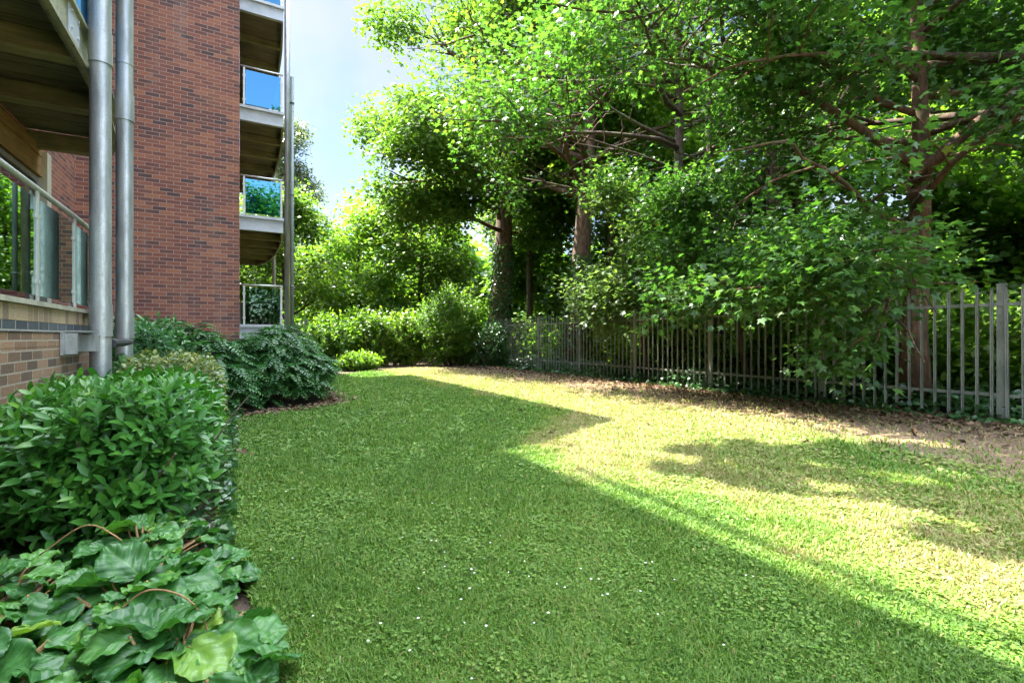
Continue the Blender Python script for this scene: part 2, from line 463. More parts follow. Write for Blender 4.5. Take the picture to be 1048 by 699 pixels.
def lawn_mat():
    m, nt, out = mat_new('lawn_turf'); L = nt.links.new
    pos = world_pos(nt)
    sep = nt.nodes.new('ShaderNodeSeparateXYZ'); L(pos, sep.inputs[0])
    n = nd(nt, 'ShaderNodeTexNoise', Scale=.9, Detail=5.0, Roughness=.6); L(pos, n.inputs['Vector'])
    n2 = nd(nt, 'ShaderNodeTexNoise', Scale=26.0, Detail=6.0, Roughness=.7); L(pos, n2.inputs['Vector'])
    n3 = nd(nt, 'ShaderNodeTexNoise', Scale=5.0, Detail=5.0); L(pos, n3.inputs['Vector'])
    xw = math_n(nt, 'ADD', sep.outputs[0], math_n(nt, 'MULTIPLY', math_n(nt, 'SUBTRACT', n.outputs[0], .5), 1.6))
    shadow_edge = maprange(nt, sep.outputs[1], 4.8, 7.0, 0.0, 1.8)  # dry grass colour, its edge following the building's shadow: sunlight painted in
    dry_sunlit = maprange(nt, math_n(nt, 'SUBTRACT', xw, shadow_edge), 2.3, 3.5)
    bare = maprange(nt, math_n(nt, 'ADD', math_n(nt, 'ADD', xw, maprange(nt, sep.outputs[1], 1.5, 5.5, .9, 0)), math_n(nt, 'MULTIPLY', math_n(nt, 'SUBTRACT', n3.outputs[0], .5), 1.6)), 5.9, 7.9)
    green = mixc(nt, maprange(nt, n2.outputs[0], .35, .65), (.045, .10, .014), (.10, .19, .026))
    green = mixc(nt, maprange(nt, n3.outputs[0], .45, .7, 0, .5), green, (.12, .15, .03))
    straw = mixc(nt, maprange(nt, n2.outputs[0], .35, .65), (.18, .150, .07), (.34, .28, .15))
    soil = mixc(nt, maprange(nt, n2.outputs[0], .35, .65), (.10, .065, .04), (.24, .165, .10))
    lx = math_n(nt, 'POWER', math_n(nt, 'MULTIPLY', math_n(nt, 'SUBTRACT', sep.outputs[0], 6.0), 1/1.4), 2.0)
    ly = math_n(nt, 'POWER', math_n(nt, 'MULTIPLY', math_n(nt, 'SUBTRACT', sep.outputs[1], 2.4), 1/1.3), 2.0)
    shade_green = maprange(nt, math_n(nt, 'ADD', lx, ly), .2, 1.8, .85, 0)  # greener ellipse under the tree, its shadow put into the grass colour
    dry_sunlit = math_n(nt, 'MULTIPLY', dry_sunlit, math_n(nt, 'SUBTRACT', 1.0, shade_green))
    c = mixc(nt, dry_sunlit, green, straw); c = mixc(nt, bare, c, soil)
    p = nd(nt, 'ShaderNodeBsdfPrincipled', Roughness=.95); L(c, p.inputs['Base Color'])
    p.inputs['Specular IOR Level'].default_value = .15
    bp = nd(nt, 'ShaderNodeBump', Strength=.9, Distance=.03); L(n2.outputs[0], bp.inputs['Height']); L(bp.outputs[0], p.inputs['Normal'])
    L(p.outputs[0], out.inputs[0]); return m
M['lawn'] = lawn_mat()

g = MB().quad((-600, -600, -.02), (600, -600, -.02), (600, 600, -.02), (-600, 600, -.02)).build('ground', M['soil'])
tag(g, kind='structure')

def catmull(pts, n=8):
    p = np.array(pts, float); q = np.vstack((2*p[0]-p[1], p, 2*p[-1]-p[-2])); o = []
    for i in range(1, len(q)-2):
        for t in np.linspace(0, 1, n, endpoint=False):
            a, b, c, d = q[i-1], q[i], q[i+1], q[i+2]
            o.append(.5*((2*b)+(-a+c)*t+(2*a-5*b+4*c-d)*t*t+(-a+3*b-3*c+d)*t**3))
    o.append(p[-1]); return np.array(o)
lawn_edge = catmull([(.10, -4), (.06, 0), (.12, 2), (-.06, 3.4), (-.16, 4.4), (-.16, 6), (-.3, 7.6), (-.1, 8.8), (.7, 9.3), (1.55, 9.8), (1.9, 11), (1.75, 14), (2.1, 16.6), (3.4, 18.0), (5.2, 19.4), (6.8, 20.0), (8.2, 18.9), (8.8, 17.4), (9.7, 14)])
poly = list(lawn_edge) + [(10.2, 10), (10.2, -4)]
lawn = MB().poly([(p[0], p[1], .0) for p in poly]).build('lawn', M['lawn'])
tag(lawn, kind='structure')
LE = np.array(poly)
def in_lawn(x, y):
    ins = np.zeros(len(x), bool); j = len(LE)-1
    for i in range(len(LE)):
        xi, yi = LE[i]; xj, yj = LE[j]
        c = ((yi > y) != (yj > y)) & (x < (xj-xi)*(y-yi)/(yj-yi+1e-12)+xi)
        ins ^= c; j = i
    return ins

# ------------------------------------------------------------------ building
FL = [1.60, 4.36, 7.11, 9.86, 12.61]
ROOF = 15.4
bld = empty('apartment_building', (-3, 11.5, 0), 'red brick apartment building with galvanised posts and glass fronted balconies', 'building')

TW = 12.1                                            # top of the brick tower
b = MB(); b.box(-12, 0, 11.5, 26, -.02, TW); b.build('brick_wall', M['tower_brick'], bld)
b = MB(); b.box(-12, -2.6, -9, 11.497, -.02, ROOF-.3); b.build('brick_wall', M['tower_brick'], bld)
# roofs and canopies (above the frame: they shade the lawn)
b = MB(); b.box(-12.1, -1.42, -9.1, 12.88, ROOF-.297, ROOF-.05); b.build('roof', M['roof'], bld)
b = MB(); top = [(-2.4, 12.9), (-.9, 13.2), (1.0, 14.0), (1.0, 24.0), (-12.1, 24.0), (-12.1, 12.9)]
n0 = len(b.v); zt, zb = ROOF, ROOF-.3
b.poly([(x, y, zt) for x, y in top]); b.poly([(x, y, zb) for x, y in top][::-1])
for i in range(len(top)):
    (x0, y0), (x1, y1) = top[i], top[(i+1) % len(top)]
    b.quad((x0, y0, zb), (x1, y1, zb), (x1, y1, zt), (x0, y0, zt))
b.build('roof', M['roof'], bld)
b = MB(); b.box(-12, -.5, 13.4, 23.8, TW+.003, ROOF-.303); b.build('penthouse_wall', M['render'], bld)
# rail on the tower parapet and along the near roof
b = MB(); b.tube([(-2.3, 11.6, 13.15), (-.05, 11.6, 13.15), (-.05, 13.3, 13.15)], .03, 6)
for x in (-2.3, -1.2, -.05): b.tube([(x, 11.6, TW), (x, 11.6, 13.15)], .022, 6)
b.tube([(-2.3, 11.6, 12.75), (-.05, 11.6, 12.75), (-.05, 13.3, 12.75)], .02, 6)
b.build('roof_rail', M['galv'], bld)
b = MB(); b.tube([(-1.48, -9, ROOF+1.0), (-1.48, 12.6, ROOF+1.0)], .045, 6)
for y in np.arange(-9, 12.7, 2.1): b.tube([(-1.48, y, ROOF-.05), (-1.48, y, ROOF+1.0)], .025, 6)
b.build('roof_rail', M['galv'], bld)

# plan of the near balcony edge
near_path = catmull([(-1.36, -8), (-1.36, -4), (-1.36, 0), (-1.36, 3), (-1.36, 5), (-1.37, 6.6), (-1.44, 7.8), (-1.57, 8.7), (-1.80, 9.4)], 6)
end_path = [(-1.80, 9.4), (-2.597, 9.45)]
def offset_path(path, d):
    p = np.array(path, float); t = np.gradient(p, axis=0); t /= np.linalg.norm(t, axis=1)[:, None]
    return p + np.stack((-t[:, 1], t[:, 0]), 1) * d
def along(path, s):
    p = np.array(path, float); d = np.concatenate(([0], np.cumsum(np.linalg.norm(np.diff(p, axis=0), axis=1))))
    return np.array([np.interp(s, d, p[:, 0]), np.interp(s, d, p[:, 1])]).T, d[-1]

def railing(parent, path, z0, z1, spots, glass, foot=.06):
    """handrail, glass panels and flat balusters along a plan path; spots = distances of the balusters"""
    b = MB(); b.tube([(p[0], p[1], z1) for p in path], .024, 10); b.build('handrail', M['steel'], parent, smooth=True)
    fine, total = along(path, 0)
    for s in spots:
        q, _ = along(path, np.array([s-.02, s, s+.02])); c = q[1]; t = q[2]-q[0]; t /= np.linalg.norm(t)
        nrm = np.array((-t[1], t[0]))
        b = MB()
        b.beam(c - nrm*.005 - t*.022, c - nrm*.005 + t*.022, .012, z0, z1-.02)
        b.beam(c + nrm*.03 - t*.022, c + nrm*.03 + t*.022, .012, z0, z1-.02)
        for zc in (z0+.17, z1-.22):
            b.beam(c - t*.035 + nrm*.012, c + t*.035 + nrm*.012, .05, zc-.016, zc+.016)
        b.build('baluster', M['steel'], parent)
    for a, e in zip(spots[:-1], spots[1:]):
        q, _ = along(path, np.linspace(a+.03, e-.03, 5))
        b = MB(); b.ribbon(q + 0*q, .012, z0+foot, z1-.075)
        b.build('glass_panel', glass, parent)

# ground level: brick plinth with coping and glass rail
pl = MB(); pl.ribbon(near_path, .22, -.02, 1.22); pl.ribbon(end_path, .22, -.02, 1.22)
plinth = pl.build('plinth_wall', M['buff_brick'], bld)
b = MB(); b.ribbon(offset_path(near_path, .001), .218, 1.223, 1.335); b.build('brick_band', M['buff_brick'], plinth)
b = MB(); b.ribbon(offset_path(near_path, -.006), .225, 1.338, 1.415); b.build('brick_band', M['blue_brick'], plinth)
b = MB(); b.ribbon(offset_path(near_path, -.004), .224, 1.418, 1.535); b.build('brick_band', M['cap_brick'], plinth)
b = MB(); b.ribbon(offset_path(near_path, -.03), .29, 1.538, 1.575); b.build('coping', M['coping'], plinth)
_, LN = along(near_path, 0)
s0 = 8.0      # y = 0 along the straight run
rail_path = offset_path(near_path, .06)
spots = [s0 + y for y in (-3.0, -1.95, -.9, .1, 1.1, 2.1, 3.15, 4.2, 5.26, 6.29, 7.25, 8.3, 9.2)]
terrace = MB(); terrace.box(-2.597, -1.62, -8, 9.2, 1.30, 1.50)
terrace = terrace.build('balcony', M['deck'], bld)
railing(terrace, rail_path, 1.575, 2.49, spots, M['glass'])

# upper balconies of the near stack
for k, z in enumerate(FL[1:]):
    b = MB()
    # deck boards run across the balcony
    ys = np.arange(-8, 9.25, .145)
    for i, y in enumerate(ys):
        xe = np.interp(y+.07, near_path[:, 1], near_path[:, 0]) + -.06
        b.box(-2.597, xe, y, y+.133, z-.13 - .004*(i % 3), z-.02)
    bal = b.build('balcony', M['deck'], bld)
    f = MB(); f.ribbon(near_path, .05, z-.36, z-.02); f.ribbon(offset_path(near_path, -.05), .05, z-.40, z-.362); f.ribbon(offset_path(near_path, -.05), .05, z-.018, z+.02)
    f.build('fascia', M['channel'], bal)
    for y in (5.95, 7.3):
        xe = np.interp(y, near_path[:, 1], near_path[:, 0])
        q = MB(); q.box(xe+.004, xe+.016, y-.16, y+.16, z-.30, z+.06)
        for dy in (-.1, .1):
            for dz in (-.22, -.06): q.tube([(xe+.016, y+dy, z+dz), (xe+.03, y+dy, z+dz)], .014, 6)
        q.build('bracket_plate', M['fascia'], bal)
    for y in (-3.6, -1.2, .9, 2.3, 3.6, 4.9, 6.25, 7.6):
        xe = np.interp(y, near_path[:, 1], near_path[:, 0]) - .055
        j = MB(); j.box(-2.6, xe, y-.05, y+.05, z-.34, z-.145); j.box(-2.6, xe, y-.09, y+.09, z-.36, z-.343)
        j.build('joist', M['joist'], bal)
    e = MB(); e.beam((-2.6, 9.3), (-1.80, 9.28), .12, z-.38, z-.145); e.build('joist', M['joist'], bal)
    if k < 3:
        railing(bal, rail_path, z+.02, z+1.05, spots, M['glass_blue'])

# windows of the near stack, set behind the balconies
for k, z in enumerate(FL[:4]):
    for y0, y1 in ((-5.2, -1.6), (.4, 4.2), (5.2, 9.45)):
        w = MB()
        zz0, zz1 = z+.02 if k else 1.52, z+2.0
        w.box(-2.6, -2.53, y0, y0+.07, zz0, zz1); w.box(-2.6, -2.53, y1-.07, y1, zz0, zz1)
        w.box(-2.6, -2.53, y0+.07, y1-.07, zz1-.07, zz1); w.box(-2.6, -2.53, y0+.07, y1-.07, zz0, zz0+.07)
        for ym in np.linspace(y0, y1, 4)[1:-1]: w.box(-2.6, -2.53, ym-.04, ym+.04, zz0+.07, zz1-.07)
        wo = w.build('window', M['frame'], bld)
        p = MB(); p.box(-2.58, -2.57, y0+.07, y1-.07, zz0+.07, zz1-.07); p.build('pane', M['pane'], wo)
    c = MB()
    for i in range(3): c.box(-2.6, -2.50-.006*(i % 2), -6, 9.5, z+2.02+.145*i, z+2.02+.145*i+.138)
    c.build('cladding_panel', M['clad'], bld)
t = MB(); t.box(-2.6, -2.45, 9.50, 9.68, -.02, 4.0); t.build('corner_trim', M['render'], bld)

# galvanised posts of the near stack
def post(x, y, r, ztop, sleeves, rings):
    b = MB(); b.tube([(x, y, z) for z in np.linspace(-.02, ztop, 24)], r, 44)
    po = b.build('support_post', M['galv'], bld)
    for za, zb in sleeves:
        s = MB(); s.tube([(x, y, za), (x, y, zb)], r*1.10, 44); s.tube([(x, y, za-.012), (x, y, za)], r*1.14, 44); s.tube([(x, y, zb), (x, y, zb+.01)], r*1.05, 44); s.build('sleeve', M['galv'], po)
    for z in rings:
        s = MB(); s.tube([(x, y, z-.016), (x, y, z+.016)], r*1.07, 44); s.build('collar', M['galv'], po)
    return po
p1 = post(-1.22, 6.28, .088, ROOF-.3, [(1.32, 1.63), (4.05, 4.36)], [4.75, 6.9])
p2 = post(-1.25, 7.63, .088, ROOF-.3, [(1.30, 1.62), (4.0, 4.32)], [4.7, 6.9])
br = MB(); br.box(-1.357, -1.335, 5.58, 6.12, 1.14, 1.345); br.box(-1.335, -1.20, 5.98, 6.14, 1.165, 1.32); br.box(-1.334, -1.25, 5.62, 5.64, 1.15, 1.335); br.box(-1.334, -1.2, 5.62, 6.1, 1.346, 1.358)
for y in (5.74, 5.88):
    for z in (1.19, 1.29): br.tube([(-1.34, y, z), (-1.30, y, z)], .018, 6)
br.build('bracket', M['galv'], p1)
br = MB(); br.tube([(-1.15, 6.36, 1.235), (-1.16, 7.2, 1.235), (-1.17, 7.62, 1.24)], [.045, .04, .012], 8); br.build('bracket', M['black'], p2)

# balcony stack on the far side of the tower
far_path = catmull([(1.0, 14.0), (1.08, 15.5), (1.08, 17.2), (1.0, 18.8), (.85, 20.0), (.55, 20.8), (.02, 21.1)], 5)
for k, z in enumerate(FL):
    b = MB()
    for i, y in enumerate(np.arange(14.0, 20.8, .145)):
        xe = np.interp(y+.07, far_path[:, 1], far_path[:, 0]) - .05
        b.box(.003, xe, y, y+.134, z-.13 - .004*(i % 3), z-.02)
    if k == 0: b.box(.003, .85, 14.2, 20.4, -.02, 1.28)
    bal = b.build('balcony', M['deck'], bld)
    f = MB(); f.ribbon(far_path, .05, z-.33, z-.02); f.build('fascia', M['channel'], bal)
    f = MB(); f.box(.003, .99, 13.92, 13.985, z-.33, z-.05); f.box(.003, 1.01, 13.86, 13.985, z-.047, z+.02); f.box(.003, .99, 13.88, 13.985, z-.36, z-.333); f.build('fascia', M['fascia'], bal)
    for y in (15.4, 16.7, 18.0, 19.3):
        xe = np.interp(y, far_path[:, 1], far_path[:, 0]) - .055
        j = MB(); j.box(.003, xe, y-.05, y+.05, z-.32, z-.145); j.build('joist', M['joist'], bal)
    j = MB(); j.beam((.003, 20.75), (.5, 20.65), .1, z-.32, z-.145); j.build('joist', M['joist'], bal)
    gl = M['glass_blue'] if k else M['glass_low']
    railing(bal, [(.02, 13.95), (.5, 13.95), (.99, 13.95)], z+.02, z+1.02, [.08, .93], gl)
    _, lf = along(far_path, 0)
    railing(bal, offset_path(far_path, .05), z+.02, z+1.02, list(np.linspace(.1, lf-.1, 7)), M['glass'])
b = MB(); b.tube([(1.10, 14.06, -.02), (1.10, 14.06, ROOF-.3)], .07, 20); b.build('support_post', M['galv'], bld, smooth=True)
b = MB(); b.tube([(1.12, 20.0, -.02), (1.12, 20.0, ROOF-.3)], .07, 20); b.build('support_post', M['galv'], bld, smooth=True)
b = MB(); b.tube([(1.20, 13.86, -.02), (1.20, 13.86, 8.1)], .045, 14)
for z in (2.6, 5.0, 7.4): b.tube([(1.20, 13.86, z), (1.20, 13.86, z+.05)], .055, 14)
b.build('drainpipe', M['pipe'], bld, smooth=True)

# ------------------------------------------------------------------ fence
FX = 10.2
fence = empty('palisade_fence', (FX, 10, 0), 'weathered grey green steel palisade fence running along the right side of the lawn', 'fence')
def pale_shape(b, c, t, h, lean=0.0):
    """one W-section pale with a pointed head; c plan centre, t unit direction along the fence"""
    n = np.array((-t[1], t[0])); w = .022
    prof = [(-w, 0), (-w*.5, .012), (0, .004), (w*.5, .012), (w, 0)]
    base = len(b.v)
    for z, k in ((.04, 1), (h-.09, 1), (h, .25)):
        for s, d in prof:
            q = c + t*(s*k + lean*z) + n*d; b.v.append((q[0], q[1], z))
        for s, d in prof[::-1]:
            q = c + t*(s*k + lean*z) + n*(d-.004); b.v.append((q[0], q[1], z))
    m = 10
    for r in range(2):
        for k in range(m):
            k2 = (k+1) % m
            b.f.append((base+r*m+k, base+r*m+k2, base+(r+1)*m+k2, base+(r+1)*m+k))
    b.f.append(tuple(base+2*m+k for k in range(m)))
def post_shape(b, c, h):
    x, y = c
    b.box(x-.012, x+.06, y-.05, y+.05, -.02, h)
    b.box(x-.016, x+.064, y-.055, y+.055, h, h+.02)
bay = 2.65
y_first = 2.79
posts_y = [y_first + bay*i for i in range(-2, 9)]
posts_y = [y for y in posts_y if y < 24.2]
for y in posts_y:
    b = MB(); post_shape(b, (FX+.02, y), 2.1); b.build('post', M['fence'], fence)
pal = []
for y0 in posts_y:
    for i in range(15):
        y = y0 + .095 + .176*i
        if y < 23.9 and y > 1.2: pal.append(y)
pal = np.array(pal) + rng.uniform(-.012, .012, len(pal))
for y in pal[:100]:
    b = MB(); pale_shape(b, np.array((FX-.02, y)), np.array((0., -1.)), 2.08 + rng.uniform(-.035, .03), rng.normal(0, .006)); b.build('pale', M['fence'], fence)
b = MB()
for y in pal[100:]: pale_shape(b, np.array((FX-.02, y)), np.array((0., -1.)), 2.08)
b.build('pale', M['fence'], fence)['kind'] = 'stuff'
for z in (.38, 1.78):
    b = MB(); b.box(FX-.002, FX+.005, posts_y[0], posts_y[-1], z, z+.05); b.box(FX+.0055, FX+.04, posts_y[0], posts_y[-1], z+.022, z+.028); b.build('rail', M['fence'], fence)

FY = 24.0
fence2 = empty('palisade_fence', (4, FY, 0), 'dark stretch of palisade fence closing the far end of the lawn behind the shrubs', 'fence')
b = MB()
for x in np.arange(-.5, 10.15, .176): pale_shape(b, np.array((x, FY)), np.array((1., 0.)), 2.05)
b.build('pale_panel', M['fence'], fence2)
for x in (0, 2.65, 5.3, 7.95):
    b = MB(); b.box(x-.05, x+.05, FY+.02, FY+.09, -.02, 2.1); b.build('post', M['fence'], fence2)
for z in (.38, 1.78):
    b = MB(); b.box(-.6, 10.1, FY+.004, FY+.012, z, z+.05); b.build('rail', M['fence'], fence2)

# ------------------------------------------------------------------ trees
GAPS = [((10.0, 10.3, 3.2), 2.2), ((8.9, 3.5, 1.9), .9), ((13.2, 9.4, 1.5), 1.5), ((12.4, 13.2, 1.2), 1.8), ((12.2, 17.5, 1.5), 1.8),
        ((15.5, 3.4, 1.5), 1.6), ((16.5, 7.0, 2.0), 1.8), ((16.5, 12.5, 2.0), 1.8), ((9.0, 20.5, 3.5), 1.5), ((10.2, 7.4, 3.4), 1.5), ((10.7, 4.0, 1.1), .7),
        ((12.8, 2.4, 1.5), 1.4), ((13.6, 4.8, 1.8), 1.6), ((12.6, 7.0, 2.0), 1.3)]
SUNV = unit(np.array((-SUN_A, -SUN_B, 1.0)))
def sun_gap(c):
    ok = np.ones(len(c), bool)
    # the two big trunks stay clear of leaves on the lawn side, from the ivy up to the crown
    for bx, by, lx, ly, hh in ((11.1, 21.2, 1.4, .8, 21.0), (11.2, 14.9, 1.4, .8, 20.0)):
        t = np.linspace(.25, .95, 14)[None]
        qx = (bx + lx*c[:, 2]/hh)[:, None]*t; qy = (by + ly*c[:, 2]/hh)[:, None]*t
        near = np.min(np.hypot(c[:, 0:1]-qx, c[:, 1:2]-qy) - .25 - .55*t, axis=1) < 0
        el = (c[:, 2]-1.3) / np.maximum(np.hypot(c[:, 0], c[:, 1]), .5)
        ok &= ~(near & (el < .34) & (rng.uniform(0, 1, len(c)) < .62))
    for p, rr in GAPS:
        d = c - np.array(p); t = d @ SUNV
        ok &= ~((t > 1.0 + rr) & (np.linalg.norm(d - t[:, None]*SUNV, axis=1) < rr))
    return ok
def polyline(start, d, length, n, r, bend_up=0.0, jit=.12):
    pts = [np.array(start, float)]; d = unit(np.array(d, float))
    for i in range(n):
        d = unit(d + np.array((r.normal(0, jit), r.normal(0, jit), bend_up/n + r.normal(0, jit*.6))))
        pts.append(pts[-1] + d * length / n)
    return np.array(pts)

def tree(name, label, base, h, r0, lmat, seed, bark='bark', limbs=14, lo=.18, reach=4.5, leaf=.15, per=40, spread=.5, tpl=BLOB,
         lean=(0, 0), keep=None, extra=None, group='trees along the fence', cat='tree', up=.35, clusters=8, fork=None, droop=-.1, ivy=0, topr=.5, tint=(0.5, .22), az0=None, subs=7):
    r = np.random.default_rng(seed)
    root = empty(name, (base[0], base[1], 0), label, cat, group)
    b = MB()
    nT = 9
    zt = np.linspace(-.05, h*.93, nT)
    wx = np.cumsum(r.normal(0, .10, nT)) * .6; wy = np.cumsum(r.normal(0, .10, nT)) * .6; wx -= wx[0]; wy -= wy[0]
    tr = np.stack((base[0] + lean[0]*zt/h + wx, base[1] + lean[1]*zt/h + wy, zt), 1)
    rad = r0 * (1 - .85*(np.linspace(0, 1, nT))**.9) ; rad[0] *= 1.3
    b.tube(tr, rad, 12)
    tp = lambda t: np.array([np.interp(t*h*.93, zt, tr[:, i]) for i in range(3)])
    limb_list = []
    for i in range(limbs):
        t = lo + (1-lo) * ((i + r.uniform(.2, .8)) / limbs)
        az = (az0 or r.uniform(0, 6.28)) + i*2.39996 + r.normal(0, .25)
        prof = (1 - ((t-lo)/(1-lo+1e-6))**2 * (1-topr))
        L = reach * prof * r.uniform(.75, 1.15)
        el = up + .9*max(0, t-.55)
        limb_list.append((tp(t), (math.cos(az)*math.cos(el), math.sin(az)*math.cos(el), math.sin(el)), L, r0*.42*(1-.6*t)))
    for e in (extra or []): limb_list.append((np.array(e[0], float),) + tuple(e[1:]))
    cl = []; cd = []
    cs = []
    for lm in limb_list:
        st, d, L, lr = lm[:4]; dense = len(lm) > 4
        pl_ = polyline(st, d, L, 7, r, -.06 if dense else droop, .022 if dense else .13)
        b.tube(pl_, np.linspace(lr, lr*.18, 8), 7)
        ns = subs*3 if dense else subs
        for j in range(ns):
            f = .22 + .78*(j+r.uniform(.1, .9))/ns
            k = min(int(f*7), 6); a = pl_[k] + (pl_[k+1]-pl_[k])*(f*7-k)
            dd = unit(pl_[k+1]-pl_[k]); side = np.array((-dd[1], dd[0], 0)) * (1 if j % 2 else -1)
            sd = unit(dd*.7 + side*r.uniform(.5, 1.1) + np.array((0, 0, r.normal(.1, .3))))
            sl = L * r.uniform(.22, .42) * (1.15-.5*f) + .35
            if dense:
                sl = (r.uniform(.3, 1.0)*(1.4-f)+.15) if f > .4 else r.uniform(.6, 1.6)
                sd = unit(dd*1.2 + side*r.uniform(.35, .9))
            if dense: sd[2] = abs(sd[2])*.5
            sp = polyline(a, sd, sl, 4, r, 0 if dense else droop*1.5, .16)
            b.tube(sp, np.linspace(lr*.35, lr*.06+.003, 5), 5, cap=False)
            for q in range(max(3, int(clusters*.8)) if dense else clusters):
                g_ = r.uniform(.25, 1.05); kk = min(int(g_*4), 3)
                c = sp[kk] + (sp[kk+1]-sp[kk])*(g_*4-kk)
                cl.append(c + r.normal(0, .12, 3)); cd.append(sd); cs.append(.27 if dense else 1.0)
    cl = np.array(cl); cd = np.array(cd); cs = np.array(cs)
    if keep is not None:
        m = keep(cl); cl = cl[m]; cd = cd[m]; cs = cs[m]
    holes = np.sin(cl[:, 0]*1.9+seed)*np.sin(cl[:, 1]*1.7+1.3*seed)*np.sin(cl[:, 2]*2.1+.7*seed) + .5*np.sin(cl[:, 0]*3.7+cl[:, 2]*2.9)*np.sin(cl[:, 1]*3.3+seed)
    m = (sun_gap(cl) & (holes > -.42)) | (cs < 1); cl = cl[m]; cd = cd[m]; cs = cs[m]
    per = max(12, int(per*1.05))
    n = len(cl)
    P = np.repeat(cl, per, 0); D0 = np.repeat(cd, per, 0)
    off = np.clip(r.normal(0, 1, (n*per, 3)), -1.6, 1.6) * np.array((spread, spread, spread*.68)) * np.repeat(cs, per)[:, None]
    P = P + off
    D = unit(off*np.array((1, 1, .4)) + D0*.3 + r.normal(0, .25, (n*per, 3)) + np.array((0, 0, -.22)))
    N = unit(r.normal(0, .5, (n*per, 3)) + np.array((0, 0, 1.0)))
    S = leaf * r.uniform(.45, 1.3, n*per)
    T = np.clip(np.repeat(r.normal(tint[0], .10, n), per) + r.normal(0, tint[1]*.7, n*per), 0, 1)
    ok = P[:, 2] > .15
    leaves('crown', P[ok], D[ok], N[ok], S[ok], tpl, T[ok], M[lmat], root)
    b.build('trunk', M[bark], root, smooth=True)
    if ivy:
        k = int(420*ivy)
        z = r.uniform(0, ivy, k)**1.0; a = r.uniform(0, 6.28, k)
        ctr = np.stack([np.interp(z, zt, tr[:, i]) for i in range(2)], 1); rr = np.interp(z, zt, rad) + np.abs(r.normal(.04, .05, k))
        P = np.stack((ctr[:, 0]+np.cos(a)*rr, ctr[:, 1]+np.sin(a)*rr, z), 1)
        out = np.stack((np.cos(a), np.sin(a), np.zeros(k)), 1)
        leaves('ivy', P, unit(np.array((0, 0, -1.0)) + r.normal(0, .5, (k, 3))), unit(out + r.normal(0, .35, (k, 3))), r.uniform(.08, .15, k), BLOB, r.uniform(0, 1, k), M['ivy'], root)
    return root

# shape of the gap of sky between the tower and the left hand tree, and light for the lawn
def clear_lawn(c):
    x, y, z = c[:, 0], c[:, 1], c[:, 2]
    over = (x < 7.2 + .9*wob(y, z, .7)) & (y < 20)
    return ~over
def sky_gap(c):
    # bearing from the lawn's near end
    return clear_lawn(c)

tree('maple_tree', 'tall maple with ivy clad reddish trunk, at the sky gap beyond the lawn', (11.1, 21.2), 21, .62, 'leaf_a', 11, 'bark_red', limbs=30, lo=.40, reach=5.2, leaf=.155, per=84, tpl=BLOB, lean=(1.4, .8), spread=.55, keep=lambda c: (c[:, 0] > 4.9), ivy=6.0, tint=(.52, .22), extra=[((11.2, 21.2, z), (dx, dy, dz), L, .12) for z, dx, dy, dz, L in ((6.6, -.85, -.45, .05, 5.6), (7.6, -.95, -.1, .1, 5.8), (8.6, -.8, -.6, .15, 5.7), (9.8, -.95, .1, .2, 5.8), (10.8, -.9, -.35, .15, 5.8), (12.2, -.85, -.5, .2, 5.6), (13.8, -.95, -.1, .2, 5.4), (15.5, -.85, -.45, .2, 5.2), (7.2, -.5, -.85, .1, 5.0), (9.2, -.3, -.9, .15, 5.0), (6.6, .8, .5, .1, 4.0))])
tree('maple_tree', 'tall maple with bare reddish trunk, second one right of the sky gap', (11.2, 14.9), 20, .46, 'leaf_a', 12, 'bark_red', limbs=32, lo=.36, reach=5.4, leaf=.15, per=72, tpl=MAPLE, lean=(1.4, .8), spread=.55, extra=[((11.6, 15.2, z), (-.97, dy, .12), 6.3, .10) for z, dy in ((8.0, -.25), (9.4, .15), (7.4, -.55), (10.6, -.4))], keep=lambda c: c[:, 0] > 5.3+.7*wob(c[:, 1], c[:, 2], .8), ivy=4.5, tint=(.52, .22))
tree('maple_tree', 'dark stemmed maple behind the middle of the fence with hanging low branches', (12.5, 11.0), 18, .25, 'leaf_b', 13, limbs=20, lo=.24, reach=5.4, leaf=.15, per=54, tpl=MAPLE, spread=.5, extra=[((12.5, 11, z), (-.97, dy, .12), 7.2, .09) for z, dy in ((7.4, 0.0), (8.5, -.35), (9.6, .3), (10.5, -.1))], keep=lambda c: (c[:, 0] > 5.3+.7*wob(c[:, 1], c[:, 2], .8)) & ((c[:, 0] > 10.8) | (c[:, 2] > 5.0)))
tree('maple_tree', 'slim maple stem just right of the middle of the fence', (12.4, 9.3), 16, .17, 'leaf_b', 14, limbs=16, lo=.36, reach=5.2, leaf=.15, per=48, tpl=MAPLE, spread=.5, extra=[((12.4, 9.3, z), (-.97, dy, .12), 6.8, .07) for z, dy in ((7.6, -.3), (8.7, -.05), (9.6, -.5))], keep=lambda c: c[:, 0] > 5.6+.7*wob(c[:, 1], c[:, 2], .8))
tree('maple_tree', 'maple set deeper behind the fence between the slim stem and the forked tree', (14.0, 8.8), 17, .24, 'leaf_a', 15, limbs=14, lo=.5, reach=4.2, leaf=.155, per=48, tpl=MAPLE, spread=.55, keep=lambda c: c[:, 0] > 8.4)
